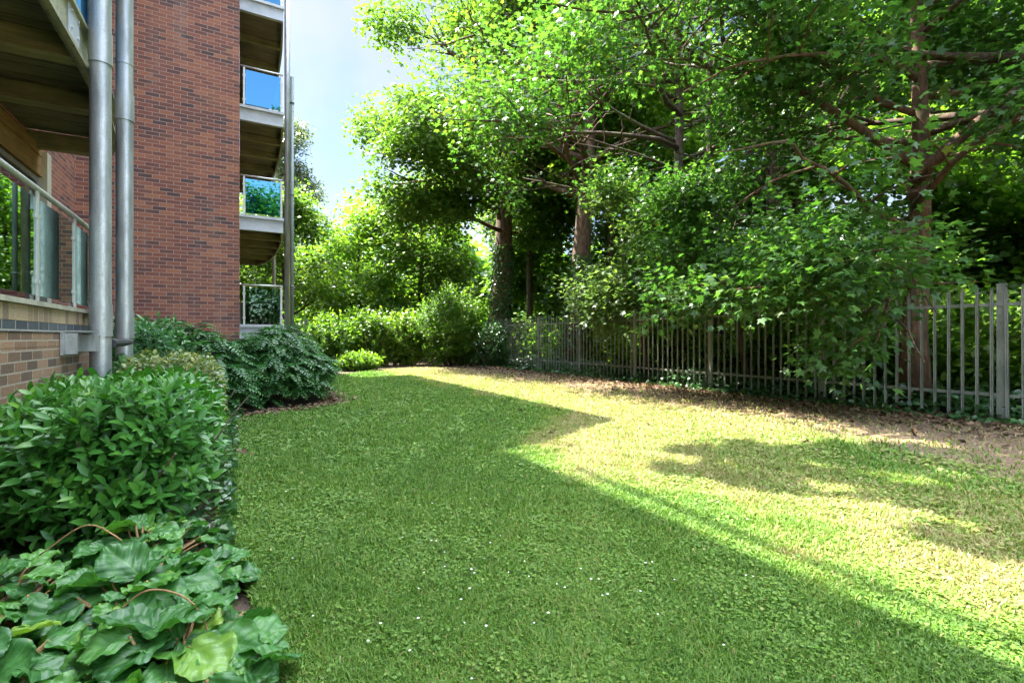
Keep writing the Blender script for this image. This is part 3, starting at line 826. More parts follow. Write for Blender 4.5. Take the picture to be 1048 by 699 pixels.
# near forked tree: low crown, and high limbs that reach out over the lawn (their shade falls on it)
big = []
for (z, tx, ty) in ((8.3, 1.5, 8.2), (8.8, 2.1, 9.5), (8.1, 1.9, 5.9), (8.6, 2.2, 7.05)):
    dx, dy = tx-10.87, ty-4.2; L = math.hypot(dx, dy)
    big.append(((10.87, 4.2, z), (dx/L, dy/L, .15), L, .10, 'dense'))
low = []
for (z, dx, dy, dz, L) in ((2.4, -.8, .5, .12, 3.4), (2.6, -.6, .75, .1, 4.2), (3.3, -.7, .3, .35, 3.6), (3.7, -.5, -.6, .4, 3.6), (2.9, .2, .9, .2, 3.6), (3.2, -.9, -.12, -.34, 3.1), (3.3, -.85, .22, -.2, 3.0)):
    low.append(((10.87, 4.15, z), (dx, dy, dz), L, .07))
def frame_xy(c):
    X = .871*c[:, 0] - .491*c[:, 1]; Y = np.maximum(.491*c[:, 0] + .871*c[:, 1], .3)
    return 524 + 495*X/Y, 345 - 495*(c[:, 2]-1.3)/Y
def above_fence(c):
    px, py = frame_xy(c)
    return ~((px > 900) & (py > 278)) & ~((px < 832) & (px > 640) & (py > 325))
def see_trunk(c):
    bad = np.zeros(len(c), bool)
    for p, rr in (((10.0, 3.75, 4.8), 1.15), ((9.2, 3.5, 4.3), .8), ((10.1, 3.85, 1.9), .6)):
        bad |= np.linalg.norm(c - np.array(p), axis=1) < rr
    return ~bad
def keep_c(c):
    x, y, z = c[:, 0], c[:, 1], c[:, 2]
    d = .491*x + .871*y
    top = 1.3 + .70*d
    inframe = (z < top + .55) & (x < 7.4)
    for p, rr in (((10.3, 3.95, 4.7), .95), ((9.5, 3.65, 4.2), .6), ((10.1, 3.85, 1.9), .6)):
        inframe |= np.linalg.norm(c - np.array(p), axis=1) < rr
    return ~inframe & above_fence(c) & see_trunk(c) & ~((x < 8.1) & (z < 2.6) & (y < 2.6)) & ((z > 1.25) | (x > 8.2))
tree('maple_tree', 'forked maple with dappled trunk close behind the fence, its branches hanging over it', (10.9, 4.16), 12.5, .23, 'leaf_b', 16, 'bark_red', limbs=22, lo=.40, reach=4.3, leaf=.155, per=36, spread=.42, tpl=MAPLE, keep=keep_c, extra=big+low+[((10.87, 4.15, 4.2), (.25, -.55, .8), 6.0, .12), ((10.87, 4.15, 4.5), (-.15, .6, .8), 5.5, .10), ((10.87, 4.15, 3.9), (.6, .45, .6), 5.0, .10)], clusters=8, tint=(.45, .2), droop=-.25)
tree('maple_tree', 'thick dark trunked tree at the far right edge behind the last fence post', (11.9, 2.55), 17, .34, 'leaf_b', 17, limbs=16, lo=.3, reach=4.6, leaf=.165, per=36, spread=.5, tpl=MAPLE, keep=lambda c: (c[:, 0] > 8.6) & above_fence(c) & see_trunk(c))
# young maples leaning over the fence
tree('young_maple', 'young maple with pale sunlit leaves spilling over the middle of the fence', (10.6, 10.7), 5.6, .09, 'leaf_c', 21, limbs=14, lo=.25, reach=2.3, leaf=.16, per=34, spread=.38, tpl=MAPLE, group='young maples at the fence', clusters=6, keep=lambda c: frame_xy(c)[1] < 335)
tree('young_maple', 'young maple leaning over the fence left of the forked tree', (11.0, 7.6), 5.8, .09, 'leaf_b', 22, limbs=14, lo=.30, reach=2.3, leaf=.15, per=34, spread=.38, tpl=MAPLE, group='young maples at the fence', clusters=6, keep=lambda c: frame_xy(c)[1] < 335)

# trees further back, beyond the fence
bgk = dict(group='trees in the wood beyond the fence', per=40, subs=6, clusters=7)
for i, (x, y, h, lab) in enumerate((
        (19.5, 28, 17, 'bushy green tree deep behind the ivy clad maple'),
        (15.6, 25.5, 18, 'tall tree close behind the ivy clad maple'),
        (15.8, 18.2, 18, 'tall tree close behind the second reddish trunk'),
        (22.5, 20, 17, 'pale green tree deep behind the gap between the two reddish trunks'),
        (23.0, 13.5, 16, 'broad tree deep in the wood behind the hanging low branches'),
        (22.5, 8.2, 17, 'tree deep in the wood behind the slim stem'),
        (22.0, 3.0, 15, 'tree deep in the wood behind the forked maple'),
        (20.8, -1.4, 15, 'tree deep in the wood at the right edge behind the thick dark trunk'))):
    tree('woodland_tree', lab, (x, y), h, .25, ('leaf_a', 'leaf_c', 'under')[i % 3], 40+i, limbs=18, lo=.42 if h == 18 else .10, reach=4.6, leaf=.26, spread=.7, **bgk)
# trees at the far end of the lawn
far = dict(group='trees beyond the far end of the lawn', subs=6, clusters=7)
tree('birch_tree', 'tall thin silvery birch rising beside the tower against the sky', (2.5, 36), 17.0, .2, 'leaf_birch', 61, limbs=30, lo=.3, reach=3.0, leaf=.17, per=30, spread=.42, tpl=KITE, droop=-1.1, **far)
tree('small_tree', 'small two stemmed tree just right of the drainpipe', (2.6, 26.5), 7.6, .20, 'leaf_a', 62, limbs=16, lo=.28, reach=2.9, leaf=.17, per=22, spread=.5, tint=(.6, .2), lean=(-.8, 0), **far)
tree('small_tree', 'yellowish green round tree behind the shrubs below the patch of sky', (6.0, 30), 8.8, .2, 'under', 63, limbs=18, lo=.15, reach=3.3, leaf=.19, per=22, spread=.6, tint=(.7, .2), **far)
tree('small_tree', 'dense green tree behind the far fence left of the ivy clad maple', (9.6, 28.5), 10.5, .22, 'leaf_a', 64, limbs=20, lo=.12, reach=3.4, leaf=.19, per=22, spread=.6, tint=(.6, .2), **far)
tree('small_tree', 'broad pale tree far off seen through the lowest balcony', (-1.5, 38), 9.5, .25, 'under', 65, limbs=18, lo=.12, reach=4.2, leaf=.25, per=34, spread=.7, tint=(.8, .2), **far)

for x, y, h, lab in ((.5, -15, 12, 'round tree behind the near end of the lawn, mirrored in the balcony glass'), (5.0, -18, 14, 'tall tree behind the near end of the lawn, mirrored in the balcony glass')):
    tree('garden_tree', lab, (x, y), h, .25, 'leaf_a', int(70+x), limbs=16, lo=.15, reach=4.2, leaf=.26, per=26, spread=.7, subs=6, clusters=6, group='trees at the near end of the lawn')
# ------------------------------------------------------------------ shrubs and beds
def shoots(name, tops, dirs, r, per, size, tpl, mat, parent, ln=.28, tmean=.5, cup=.9):
    """whorls of leaves along short shoots"""
    n = len(tops)
    t = np.tile(np.linspace(0, 1, per), n)
    P = np.repeat(tops, per, 0) - np.repeat(unit(dirs), per, 0) * ((1-t) * ln)[:, None]
    az = np.tile(np.arange(per)*2.4, n) + np.repeat(r.uniform(0, 6.28, n), per)
    Dm = np.repeat(unit(dirs), per, 0)
    a = unit(np.cross(Dm, np.array((.31, .2, .93)))); bb = np.cross(Dm, a)
    rad = a*np.cos(az)[:, None] + bb*np.sin(az)[:, None]
    D = unit(rad + Dm*(cup*(.35+.8*t))[:, None] + r.normal(0, .15, (n*per, 3)))
    N = unit(Dm - D*np.sum(D*Dm, 1)[:, None] + r.normal(0, .2, (n*per, 3)))
    S = size * r.uniform(.7, 1.2, n*per)
    T = np.clip(np.repeat(r.normal(tmean, .13, n), per) + .3*(t-.6) + r.normal(0, .08, n*per), 0, 1)
    return leaves(name, P, D, N, S, tpl, T, M[mat], parent)

def box_shrub(name, label, cat, lo, hi, nshoot, size, mat, seed, tpl=LANCE, rnd=.25, per=9, tmean=.5, noise=.08, group=None, ln=.26, cup=.9):
    r = np.random.default_rng(seed)
    lo = np.array(lo, float); hi = np.array(hi, float); c = (lo+hi)/2; hs = (hi-lo)/2
    root = empty(name, (c[0], c[1], 0), label, cat, group)
    # rounded box surface sampling
    U = r.normal(0, 1, (nshoot*3, 3)); U[:, 2] = np.abs(U[:, 2]) - .25
    U = unit(U); pw = 4.5
    k = (np.abs(U[:, 0])**pw + np.abs(U[:, 1])**pw + np.abs(U[:, 2])**pw) ** (-1/pw)
    Q = U*k[:, None]
    pick = r.uniform(0, 1, len(Q)) < np.clip(k**2/2.2, .3, 1); Q = Q[pick][:nshoot]; Un = U[pick][:nshoot]
    depth = 1 - np.abs(r.normal(0, .16, len(Q)))
    lump = 1 + noise*wob(Q[:, 0]*hs[0]*3, Q[:, 1]*hs[1]*3+Q[:, 2]*4)
    z0 = lo[2]
    P = np.stack((c[0]+Q[:, 0]*hs[0]*depth*lump, c[1]+Q[:, 1]*hs[1]*depth*lump, z0+(hi[2]-z0)*np.clip(.42+.58*Q[:, 2]*depth*lump, .05, 1.2)), 1)
    d = unit(np.stack((Q[:, 0], Q[:, 1], np.clip(Q[:, 2], 0, 1)+.7), 1) + r.normal(0, .28, (len(Q), 3)))
    shoots('foliage', P, d, r, per, size, tpl, mat, root, ln=ln, tmean=tmean, cup=cup)
    b = MB()
    for i in range(26):
        x, y = r.uniform(lo[:2]+hs[:2]*.35, hi[:2]-hs[:2]*.35)
        p = polyline((x, y, -.02), (r.normal(0, .35), r.normal(0, .35), 1), hi[2]*.85, 4, r, .1, .12)
        b.tube(p, np.linspace(.014, .005, 5), 5)
    b.build('stem', M['twig'], root, smooth=True)
    return root

box_shrub('clipped_hedge', 'glossy dark green clipped hedge in front of the brick plinth', 'hedge', (-1.36, 3.55, 0), (-.16, 5.95, .97), 2600, .105, 'hedge', 71, per=9, tmean=.5)
box_shrub('variegated_shrub', 'pale variegated shrub at the far end of the clipped hedge', 'shrub', (-1.1, 5.75, 0), (-.16, 7.2, 1.13), 1500, .055, 'varieg', 72, OVAL, per=9, tmean=.55, ln=.2)
box_shrub('laurel_shrub', 'dark leafy shrub at the foot of the brick tower wall behind the posts', 'shrub', (-2.5, 8.2, 0), (-.7, 10.6, 1.55), 1500, .12, 'mahonia', 73, per=9, tmean=.45, noise=.15)
box_shrub('laurel_shrub', 'low dark shrub squeezed between the hedge and the brick plinth', 'shrub', (-1.36, 6.3, 0), (-.95, 8.4, 1.02), 600, .13, 'ivy', 79, OVAL, per=8, tmean=.55, noise=.15)

def frond_shrub(name, label, c, w, h, n, seed, mat='mahonia'):
    """pinnate fronds arching from upright stems"""
    r = np.random.default_rng(seed)
    root = empty(name, (c[0], c[1], 0), label, 'shrub', 'feathery shrubs round the tower corner')
    PV, PD, PN, PS, PT = [], [], [], [], []
    b = MB()
    for i in range(n):
        a = r.uniform(0, 6.28); q = math.sqrt(r.uniform(.02, 1))
        hh = h*(1-.55*q**2.2)*r.uniform(.72, 1.08)
        if i % 5 < 2:
            q = r.uniform(.8, 1.12); hh = h*r.uniform(.2, .6)
        top = np.array((c[0]+w[0]*q*.8*math.cos(a), c[1]+w[1]*q*.8*math.sin(a), hh))
        if i % 6 == 0:
            b.tube([(c[0]+w[0]*q*.4*math.cos(a), c[1]+w[1]*q*.4*math.sin(a), -.02), tuple(top*.5+np.array((c[0]*.5, c[1]*.5, 0))*1.0), tuple(top)], [.014, .01, .005], 5)
        for f in range(7):
            az = a*0 + r.uniform(0, 6.28) if f < 3 else a + r.normal(0, .7)
            L = r.uniform(.30, .52); d = np.array((math.cos(az), math.sin(az), r.uniform(.1, .7)))
            k = 9; tt = np.linspace(.12, 1, k)
            d /= np.linalg.norm(d)
            pts = top - np.array((0, 0, r.uniform(0, .22))) + d[None]*(tt*L)[:, None] + np.array((0, 0, -1.0))[None]*(tt**2*L*.55)[:, None]
            tg = unit(d[None] + np.array((0, 0, -1.1))[None]*tt[:, None])
            sd = unit(np.cross(tg, np.array((0, 0, 1.0))))
            nm = np.cross(sd, tg)
            base_t = np.clip(r.normal(.45, .16), 0, 1)
            for s in (-1, 1):
                PV.append(pts); PD.append(sd*s + tg*.55 + r.normal(0, .08, (k, 3))); PN.append(nm + sd*s*.25)
                PS.append(L*.30*(1-.55*tt**2)*r.uniform(.85, 1.15, k)); PT.append(np.clip(base_t + .25*(tt-.5) + r.normal(0, .05, k), 0, 1))
    leaves('foliage', np.concatenate(PV), np.concatenate(PD), np.concatenate(PN), np.concatenate(PS), LANCE, np.concatenate(PT), M[mat], root)
    if b.v: b.build('stem', M['twig'], root, smooth=True)
    return root
frond_shrub('feathery_shrub', 'dark feathery leaved shrub bulging onto the lawn at the tower corner', (.55, 11.0), (1.2, 1.15), 1.5, 260, 74)
frond_shrub('feathery_shrub', 'feathery leaved shrub in front of the brick tower, left of the bulging one', (-.75, 9.75), (.95, 1.0), 1.45, 230, 75)
frond_shrub('feathery_shrub', 'feathery leaved shrub below the lowest far balcony', (1.0, 12.7), (.9, .9), 1.42, 90, 76)

def loose_shrub(name, label, c, w, h, n, size, mat, seed, tpl=OVAL, per=8, tmean=.55, group=None, ln=.5):
    r = np.random.default_rng(seed)
    root = empty(name, (c[0], c[1], 0), label, 'shrub', group)
    U = unit(r.normal(0, 1, (n, 3))); q = r.uniform(.35, 1, n)**.5
    lump = 1+.28*wob(U[:, 0]*3.2+seed, U[:, 1]*3+U[:, 2]*3.3)
    P = np.stack((c[0]+U[:, 0]*w[0]*q*lump, c[1]+U[:, 1]*w[1]*q*lump, h*np.clip(.48+.52*U[:, 2]*q*lump, .03, 1.3)), 1)
    d = unit(U + np.array((0, 0, .5)) + r.normal(0, .35, (n, 3)))
    shoots('foliage', P, d, r, per, size, tpl, mat, root, ln=ln, tmean=tmean)
    b = MB()
    for i in range(14):
        p = polyline((c[0]+r.normal(0, w[0]*.25), c[1]+r.normal(0, w[1]*.25), -.02), (r.normal(0, .4), r.normal(0, .4), 1), h*.85, 5, r, .1, .12)
        b.tube(p, np.linspace(.03, .008, 6), 5)
    b.build('stem', M['twig'], root, smooth=True)
    return root
gs = 'shrubs at the far end of the lawn'
loose_shrub('bright_shrub', 'bright green shrub nearest the tower at the far end of the lawn', (3.3, 21.3), (1.2, 1.2), 2.3, 900, .16, 'under', 81, group=gs)
loose_shrub('bright_shrub', 'bright green shrub in the middle of the far bed in front of the dark fence', (5.0, 22.2), (1.3, 1.1), 2.6, 1000, .16, 'under', 82, group=gs)
loose_shrub('bright_shrub', 'bright green shrub beside the tall ivy thicket at the far bed', (6.7, 22.3), (1.2, 1.1), 2.6, 900, .16, 'under', 83, group=gs, tmean=.7)
loose_shrub('bright_shrub', 'low bright green plant at the front of the far bed', (4.1, 19.5), (.9, .6), .75, 500, .13, 'under', 84, group=gs)
loose_shrub('thicket', 'tall tangled thicket of ivy and briar left of the ivy clad trunk', (8.6, 21.0), (1.9, 1.7), 3.7, 2400, .12, 'under', 85, tmean=.4)
loose_shrub('thicket', 'dark ivy mound at the foot of the ivy clad trunk', (9.8, 19.0), (.7, 1.0), 2.0, 800, .12, 'ivy', 86, tmean=.45)

# bergenia: broad ruffled leaves
def big_leaf_mat():
    m, nt, out = mat_new('bergenia_leaf'); L = nt.links.new
    uv = nt.nodes.new('ShaderNodeUVMap'); sep = nt.nodes.new('ShaderNodeSeparateXYZ'); L(uv.outputs[0], sep.inputs[0])
    at = nd(nt, 'ShaderNodeAttribute', attribute_name='tint')
    # veins: midrib plus herringbone side veins
    ax = math_n(nt, 'ABSOLUTE', math_n(nt, 'SUBTRACT', sep.outputs[0], .5))
    side = math_n(nt, 'SUBTRACT', sep.outputs[1], math_n(nt, 'MULTIPLY', ax, .9))
    fr = math_n(nt, 'PINGPONG', math_n(nt, 'MULTIPLY', side, 5.5), .5)
    v1 = maprange(nt, fr, .0, .07, 1, 0)
    v2 = maprange(nt, ax, .0, .035, 1, 0)
    vein = math_n(nt, 'MAXIMUM', v1, v2)
    n = nd(nt, 'ShaderNodeTexNoise', Scale=22.0, Detail=6.0, Roughness=.65); L(world_pos(nt), n.inputs['Vector'])
    r = ramp(nt, [(0, (.028, .105, .024)), (.5, (.060, .19, .036)), (.8, (.10, .26, .035)), (1, (.20, .32, .04))]); L(at.outputs['Fac'], r.inputs[0])
    c = mixc(nt, maprange(nt, n.outputs[0], .35, .7, 0, .6), r.outputs[0], mixc(nt, .5, r.outputs[0], (.01, .05, .03)))
    c = mixc(nt, math_n(nt, 'MULTIPLY', vein, .42), c, (.20, .36, .13))
    n5 = nd(nt, 'ShaderNodeTexNoise', Scale=30.0, Detail=3.0); L(world_pos(nt), n5.inputs['Vector'])
    c = mixc(nt, maprange(nt, n5.outputs[0], .68, .74, 0, .8), c, (.20, .13, .05))
    p = nd(nt, 'ShaderNodeBsdfPrincipled', Roughness=.40); p.inputs['Specular IOR Level'].default_value = .42
    L(c, p.inputs['Base Color'])
    bp = nd(nt, 'ShaderNodeBump', Strength=.45, Distance=.008); L(math_n(nt, 'ADD', math_n(nt, 'MULTIPLY', fr, .8), math_n(nt, 'MULTIPLY', n.outputs[0], 1.0)), bp.inputs['Height']); L(bp.outputs[0], p.inputs['Normal'])
    t = nt.nodes.new('ShaderNodeBsdfTranslucent'); L(mixc(nt, 1.0, c, (1.4, 1.7, .5), 'MULTIPLY'), t.inputs['Color'])
    mx = nt.nodes.new('ShaderNodeMixShader'); mx.inputs[0].default_value = .25
    L(p.outputs[0], mx.inputs[1]); L(t.outputs[0], mx.inputs[2]); L(mx.outputs[0], out.inputs[0]); return m
M['bergenia'] = big_leaf_mat()

def bergenia(label, c, n, seed, size=.22, rad=.42, hh=.30):
    r = np.random.default_rng(seed)
    root = empty('bergenia', (c[0], c[1], 0), label, 'plant', 'bergenia plants in the front bed')
    NU, NV = 17, 24
    u = np.linspace(-1, 1, NU); v = np.linspace(0, 1, NV)
    VV, FF, TT, UV = [], [], [], []; base = 0
    quad = np.array([(j*NU+i, j*NU+i+1, (j+1)*NU+i+1, (j+1)*NU+i) for j in range(NV-1) for i in range(NU-1)])
    b = MB()
    for i in range(n):
        a = i*2.4 + r.normal(0, .3); q = math.sqrt((i+.5)/n)*rad
        S = size*r.uniform(.5, 1.4)
        top = np.array((c[0]+math.cos(a)*q, c[1]+math.sin(a)*q, hh*(1.05-.8*(q/rad)**2)*r.uniform(.6, 1.15)))
        el = .55 - .95*q/rad + r.normal(0, .28)
        d = np.array((math.cos(a)*math.cos(el), math.sin(a)*math.cos(el), math.sin(el)))
        up = np.array((0, 0, 1.0)) if abs(d[2]) < .9 else np.array((-math.cos(a), -math.sin(a), .3))
        X = unit(np.cross(d, up)); Nn = np.cross(X, d)
        roll = r.normal(0, .35); X, Nn = X*math.cos(roll)+Nn*math.sin(roll), Nn*math.cos(roll)-X*math.sin(roll)
        wv = .50*np.power(np.clip(np.sin(np.pi*(v*.90+.06)), 0, 1), .50)*(.82+.30*v)
        wv[-1] *= .7
        U, Vv = np.meshgrid(u, v)
        W = wv[:, None]*U
        ph = r.uniform(0, 6.28); cup = r.uniform(.05, .30); curl = r.uniform(.05, .55)
        z = cup*(W**2)*2.0 - curl*(Vv-.25)**2*.7 + .05*np.abs(U)**2*np.sin(Vv*13+ph+U*2.5) + .028*np.sin(Vv*9+U*5+ph*2) + .022*np.sin(Vv*6-U*8+ph) - .03*np.abs(np.abs(U)*1.0)*0
        z += -.035*np.exp(-(U/.12)**2) + .016*np.sin(2*np.pi*(5.5*(Vv-.45*np.abs(U))-.25))*np.clip(np.abs(U)*3, 0, 1)
        y = Vv - .10*np.abs(U)**2*(Vv > .5)*(Vv-.5)*2 + .02*np.abs(U)**2*np.cos(Vv*13+ph)
        pts = top[None, None] + S*(W[..., None]*X + (y-.5)[..., None]*d + z[..., None]*Nn)
        VV.append(pts.reshape(-1, 3)); FF.append(quad+base); base += NU*NV
        TT.append(np.full(len(quad), np.clip(r.normal(.45, .22), 0, 1)))
        UV.append(np.stack(((U*.5+.5), Vv), -1).reshape(-1, 2))
        b.tube([(c[0]+r.normal(0, .03), c[1]+r.normal(0, .03), 0), tuple((top-.46*S*d)*np.array((.5, .5, .45))+np.array((c[0]*.5, c[1]*.5, 0))), tuple(top-.46*S*d)], [.007, .006, .005], 6)
    np_mesh('foliage', np.concatenate(VV), [np.concatenate(FF)], M['bergenia'], root, tint=[np.concatenate(TT)], smooth=True, vuv=np.concatenate(UV))
    b.build('stem', M['stem_tan'], root, smooth=True)
    return root
for i, (x, y, n, lab) in enumerate((
        (-.42, 1.72, 30, 'broad leaved bergenia in the very corner nearest the camera, bright ruffled leaf on top'),
        (-.12, 2.15, 30, 'broad leaved bergenia spilling onto the lawn nearest the camera'),
        (-.75, 2.35, 30, 'broad leaved bergenia at the left edge, behind the corner one'),
        (-.30, 2.75, 30, 'broad leaved bergenia in the middle of the front bed'),
        (-.85, 3.0, 26, 'broad leaved bergenia at the left edge close to the hedge'),
        (-.35, 3.35, 28, 'broad leaved bergenia at the foot of the hedge beside the lawn'),
        (-.02, 2.9, 14, 'small bergenia tuft overlapping the lawn edge below the hedge'))):
    bergenia(lab, (x-.11, y), int(n*2.2), 90+i, size=.165 if i < 4 else .14, rad=.40 if n > 20 else .2, hh=.25 if n > 20 else .17)
# arching dead stems over the bergenias
r = np.random.default_rng(5)
for p, lab in (([(-.42, 2.35, .24), (-.30, 2.3, .33), (-.15, 2.2, .28), (-.06, 2.05, .10)], 'bare reddish stem arching over the bergenia leaves by the lawn'),
          ([(-.80, 3.0, .30), (-.62, 2.95, .42), (-.45, 2.85, .33)], 'short bare brown stem arching over the bergenia leaves near the hedge')):
    b = MB(); b.tube(catmull(p, 6), .0035, 6); o = b.build('dead_stem', M['stem_tan'], None, (p[0][0], p[0][1], 0), smooth=True)
    tag(o, lab, 'stem')

# ------------------------------------------------------------------ grass, clover, litter, ivy, understorey
def scatter_grass():
    r = np.random.default_rng(3)
    n = 2400000
    # ring sampling: even per log distance
    d = 1.0 * np.exp(r.uniform(0, math.log(23), n)); a = r.uniform(R(-20), R(80), n)   # bearing from +Y towards +X
    x = d*np.sin(a); y = d*np.cos(a)
    ok = in_lawn(x, y) & (x < 10) & (np.abs(a-R(29.4)) < R(50))
    x, y, d = x[ok], y[ok], d[ok]
    bare = sstep(5.7, 8.2, x + .9*(1-sstep(1.5, 5.5, y)) + .8*wob(x, y, .9) + .6*wob(x, y, 3.1))
    keep = r.uniform(0, 1, len(x)) > bare*.93
    patch = .5+.5*wob(x*2.2, y*2.2)
    keep &= r.uniform(0, 1, len(x)) > .35*patch*(wob(x, y, 6) > 0)
    x, y, d = x[keep], y[keep], d[keep]
    m = min(len(x), 520000); x, y, d = x[:m], y[:m], d[:m]
    k = len(x); sc = np.clip(d/3.0, .8, 4.0)
    h = r.uniform(.014, .046, k)*(1+.45*wob(x, y, 2.3))*np.clip(sc, .9, 1.6)**.6
    w = r.uniform(.0022, .0042, k)*sc
    az = r.uniform(0, 6.28, k); tilt = np.abs(r.normal(.55, .35, k))
    dx, dy = np.cos(az), np.sin(az)
    lx, ly = dx*np.sin(tilt)*h, dy*np.sin(tilt)*h
    sx, sy = -dy*w, dx*w
    V = np.zeros((k, 5, 3), np.float32)
    V[:, 0] = np.stack((x-sx, y-sy, np.zeros(k)), 1); V[:, 1] = np.stack((x+sx, y+sy, np.zeros(k)), 1)
    V[:, 2] = np.stack((x+sx*.8+lx*.45, y+sy*.8+ly*.45, h*.62), 1); V[:, 3] = np.stack((x-sx*.8+lx*.45, y-sy*.8+ly*.45, h*.62), 1)
    V[:, 4] = np.stack((x+lx*1.25, y+ly*1.25, h*np.cos(tilt)*.6+h*.35), 1)
    q = (np.arange(k)*5)[:, None]
    shade_green = np.exp(-((x-6.0)/1.4)**2-((y-2.4)/1.3)**2)*.85  # green ellipse paints the tree's shadow into the blade colour
    dry_sunlit_x = sstep(2.5, 3.6, x-1.8*sstep(4.8, 7, y)+.35*wob(x, y, .8)+.4*wob(x, y, 2.7))*(1-shade_green)  # dry straw tint kept to the sunlit side of the building's shadow line
    T = np.clip(r.normal(.29, .13, k) + .07*wob(x, y, 1.6) + .06*wob(x, y, .55) + .05*wob(x, y, 7) + dry_sunlit_x*(.47+r.normal(0, .14, k)) + (r.uniform(0, 1, k) < .05)*.35, 0, 1)
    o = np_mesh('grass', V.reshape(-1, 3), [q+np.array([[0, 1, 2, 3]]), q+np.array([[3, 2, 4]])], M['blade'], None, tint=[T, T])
    tag(o, 'short mown grass, green near the building and straw coloured towards the fence', 'grass', kind='stuff')
    # clover and daisy leaves lying in the turf
    n = 300000
    d = 1.0*np.exp(r.uniform(0, math.log(14), n)); a = r.uniform(R(-20), R(80), n); x = d*np.sin(a); y = d*np.cos(a)
    ok = in_lawn(x, y) & (x < 6.5) & (np.abs(a-R(29.4)) < R(50)) & (wob(x, y, 1.9)+.5*wob(x, y, 5)+r.normal(0, .4, n) > .25); x, y, d = x[ok], y[ok], d[ok]
    k = min(len(x), 60000); x, y, d = x[:k], y[:k], d[:k]
    P = np.stack((x, y, r.uniform(.012, .034, k)), 1); az = r.uniform(0, 6.28, k)
    D = np.stack((np.cos(az), np.sin(az), r.normal(0, .25, k)), 1); N = unit(r.normal(0, .3, (k, 3))+np.array((0, 0, 1)))
    S = r.uniform(.012, .022, k)*np.clip(d/3, .8, 2.6)
    dry_sunlit_x = sstep(2.5, 3.6, x-1.8*sstep(4.8, 7, y)+.35*wob(x, y, .8))  # clover tinted along the same painted shadow line
    T = np.clip(r.normal(.32, .12, k) + .3*dry_sunlit_x, 0, 1)
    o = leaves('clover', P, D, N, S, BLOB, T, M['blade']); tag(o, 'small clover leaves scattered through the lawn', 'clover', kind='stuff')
    # daisies
    pts = []
    for cx, cy, m, s in ((1.0, 2.2, 26, .35), (1.7, 1.9, 12, .4), (1.1, 3.4, 14, .8), (.9, 5.0, 14, 1.0), (2.4, 5.6, 10, 1.2), (3.8, 3.4, 12, 1.2)):
        pts.append(np.stack((r.normal(cx, s, m), r.normal(cy, s, m)), 1))
    q = np.concatenate(pts); q = q[in_lawn(q[:, 0], q[:, 1])]
    P, D, N, S = [], [], [], []
    for (x, y) in q:
        zc = r.uniform(.035, .055); s = r.uniform(.005, .0085)
        for kk in range(7):
            a = kk*2*math.pi/7
            P.append((x, y, zc)); D.append((math.cos(a), math.sin(a), .15)); N.append((r.normal(0, .1), r.normal(0, .1), 1)); S.append(s)
    k = len(P)
    o = leaves('daisy_flowers', np.array(P), np.array(D), np.array(N), np.array(S), OVAL, r.uniform(0, 1, k), M['daisy']); tag(o, 'tiny white daisies dotted over the shaded lawn', 'daisies', kind='stuff')
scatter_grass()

def litter():
    r = np.random.default_rng(8); k = 11000
    y = r.uniform(-1, 23, k); x = 10.5 - np.abs(r.normal(0, 1.05, k)) - .35*np.abs(wob(y, y*.5, .8))
    m = r.uniform(0, 1, k) < np.where(y < 12, 1, .75); x, y = x[m], y[m]
    # round the beds too
    k2 = 1500; t = r.integers(40, 90, k2); e = lawn_edge[np.clip(t, 0, len(lawn_edge)-1)]
    x = np.concatenate((x, e[:, 0]+r.normal(-.1, .18, k2))); y = np.concatenate((y, e[:, 1]+r.normal(0, .18, k2)))
    k3 = 150; x = np.concatenate((x, r.uniform(2.5, 8, k3))); y = np.concatenate((y, r.uniform(2.0, 17, k3)))
    k = len(x)
    P = np.stack((x, y, r.uniform(.008, .035, k)), 1); az = r.uniform(0, 6.28, k)
    D = np.stack((np.cos(az), np.sin(az), r.normal(0, .3, k)), 1); N = unit(r.normal(0, .45, (k, 3))+np.array((0, 0, 1)))
    o = leaves('leaf_litter', P, D, N, r.uniform(.035, .09, k), BLOB, r.uniform(0, 1, k), M['dryleaf']); tag(o, 'brown fallen leaves on the bare soil along the fence', 'leaf litter', kind='stuff')
litter()

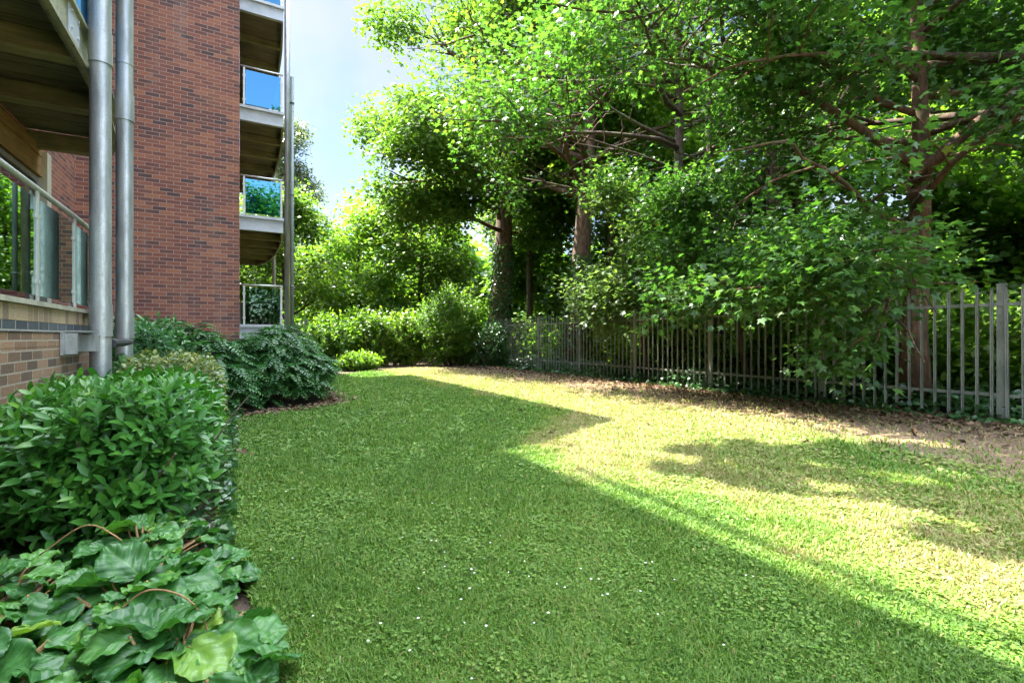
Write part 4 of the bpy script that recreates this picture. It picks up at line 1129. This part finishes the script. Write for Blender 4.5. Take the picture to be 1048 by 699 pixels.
def carpet(name, label, x, y, z, size, mat, seed, tpl=BLOB, tm=.5, tilt=.55):
    r = np.random.default_rng(seed); k = len(x)
    P = np.stack((x, y, z), 1); az = r.uniform(0, 6.28, k)
    D = unit(np.stack((np.cos(az), np.sin(az), r.normal(-.1, .4, k)), 1)); N = unit(r.normal(0, tilt, (k, 3))+np.array((-.3, 0, 1)))
    o = leaves(name, P, D, N, size*r.uniform(.6, 1.3, k), tpl, np.clip(r.normal(tm, .22, k), 0, 1), M[mat])
    return tag(o, label, name.replace('_', ' '), kind='stuff')
r = np.random.default_rng(9)
k = 26000; y = r.uniform(-1, 23.5, k); x = 9.65 + 2.55*r.uniform(0, 1, k)**.6 - .25*np.abs(wob(y*.7, y*.3))
hmax = np.where(x < 10.12, .05+.05*wob(x*1.4, y*1.4), .20+.22*np.clip(x-10.12, 0, 1)+.14*wob(x*1.4, y*1.4))
carpet('ivy_ground_cover', 'dark ivy covering the ground at the foot of the fence', x, y, .02+np.abs(hmax)*r.uniform(.1, 1, k), .10, 'ivy', 31, tm=.45)
k = 90000; y = r.uniform(-4, 30, k); x = 11.4 + 9*r.uniform(0, 1, k)**1.3
hm = 1.5+1.0*wob(x*.55, y*.55)+.6*wob(x*1.5, y*1.5)+.16*(x-11)
z = np.clip(hm, .15, 4)*r.uniform(.02, 1, k)**.8
carpet('undergrowth', 'green undergrowth filling the wood behind the fence', x, y, z, .17, 'under', 32, tm=.5, tilt=.7)
k = 40000; y = r.uniform(24.6, 50, k); x = r.uniform(-14, 14, k)
hm = 1.3+.9*wob(x*.4, y*.4)+.5*wob(x*1.1, y*1.1)+.05*(y-24)
z = np.clip(hm, .15, 4)*r.uniform(.02, 1, k)**.8
carpet('undergrowth', 'green undergrowth beyond the far end of the lawn', x, y, z, .24, 'under', 33, tm=.6, tilt=.7)
# far wood that closes the horizon
k = 130000
a = r.uniform(R(-25), R(125), k); d = r.uniform(40, 62, k)
x = d*np.sin(a); y = d*np.cos(a)
hm = 9.0+2.5*wob(a*9, d*.1)+1.6*wob(a*27, d*.3)
z = hm*r.uniform(0, 1, k)**.75
z = np.where(a < R(3), z*.75, z)
carpet('far_wood', 'mass of distant trees closing the view beyond the garden', x, y, z, .75, 'under', 34, tm=.5, tilt=.8)
# leaves low in the bare beds
k = 3200; x = -.05 - 1.2*r.uniform(0, 1, k)**1.6; y = r.uniform(1.0, 9.3, k)
carpet('bed_ground_cover', 'small dark leaves covering the soil of the left bed', x, y, r.uniform(.01, .12, k), .06, 'ivy', 35)
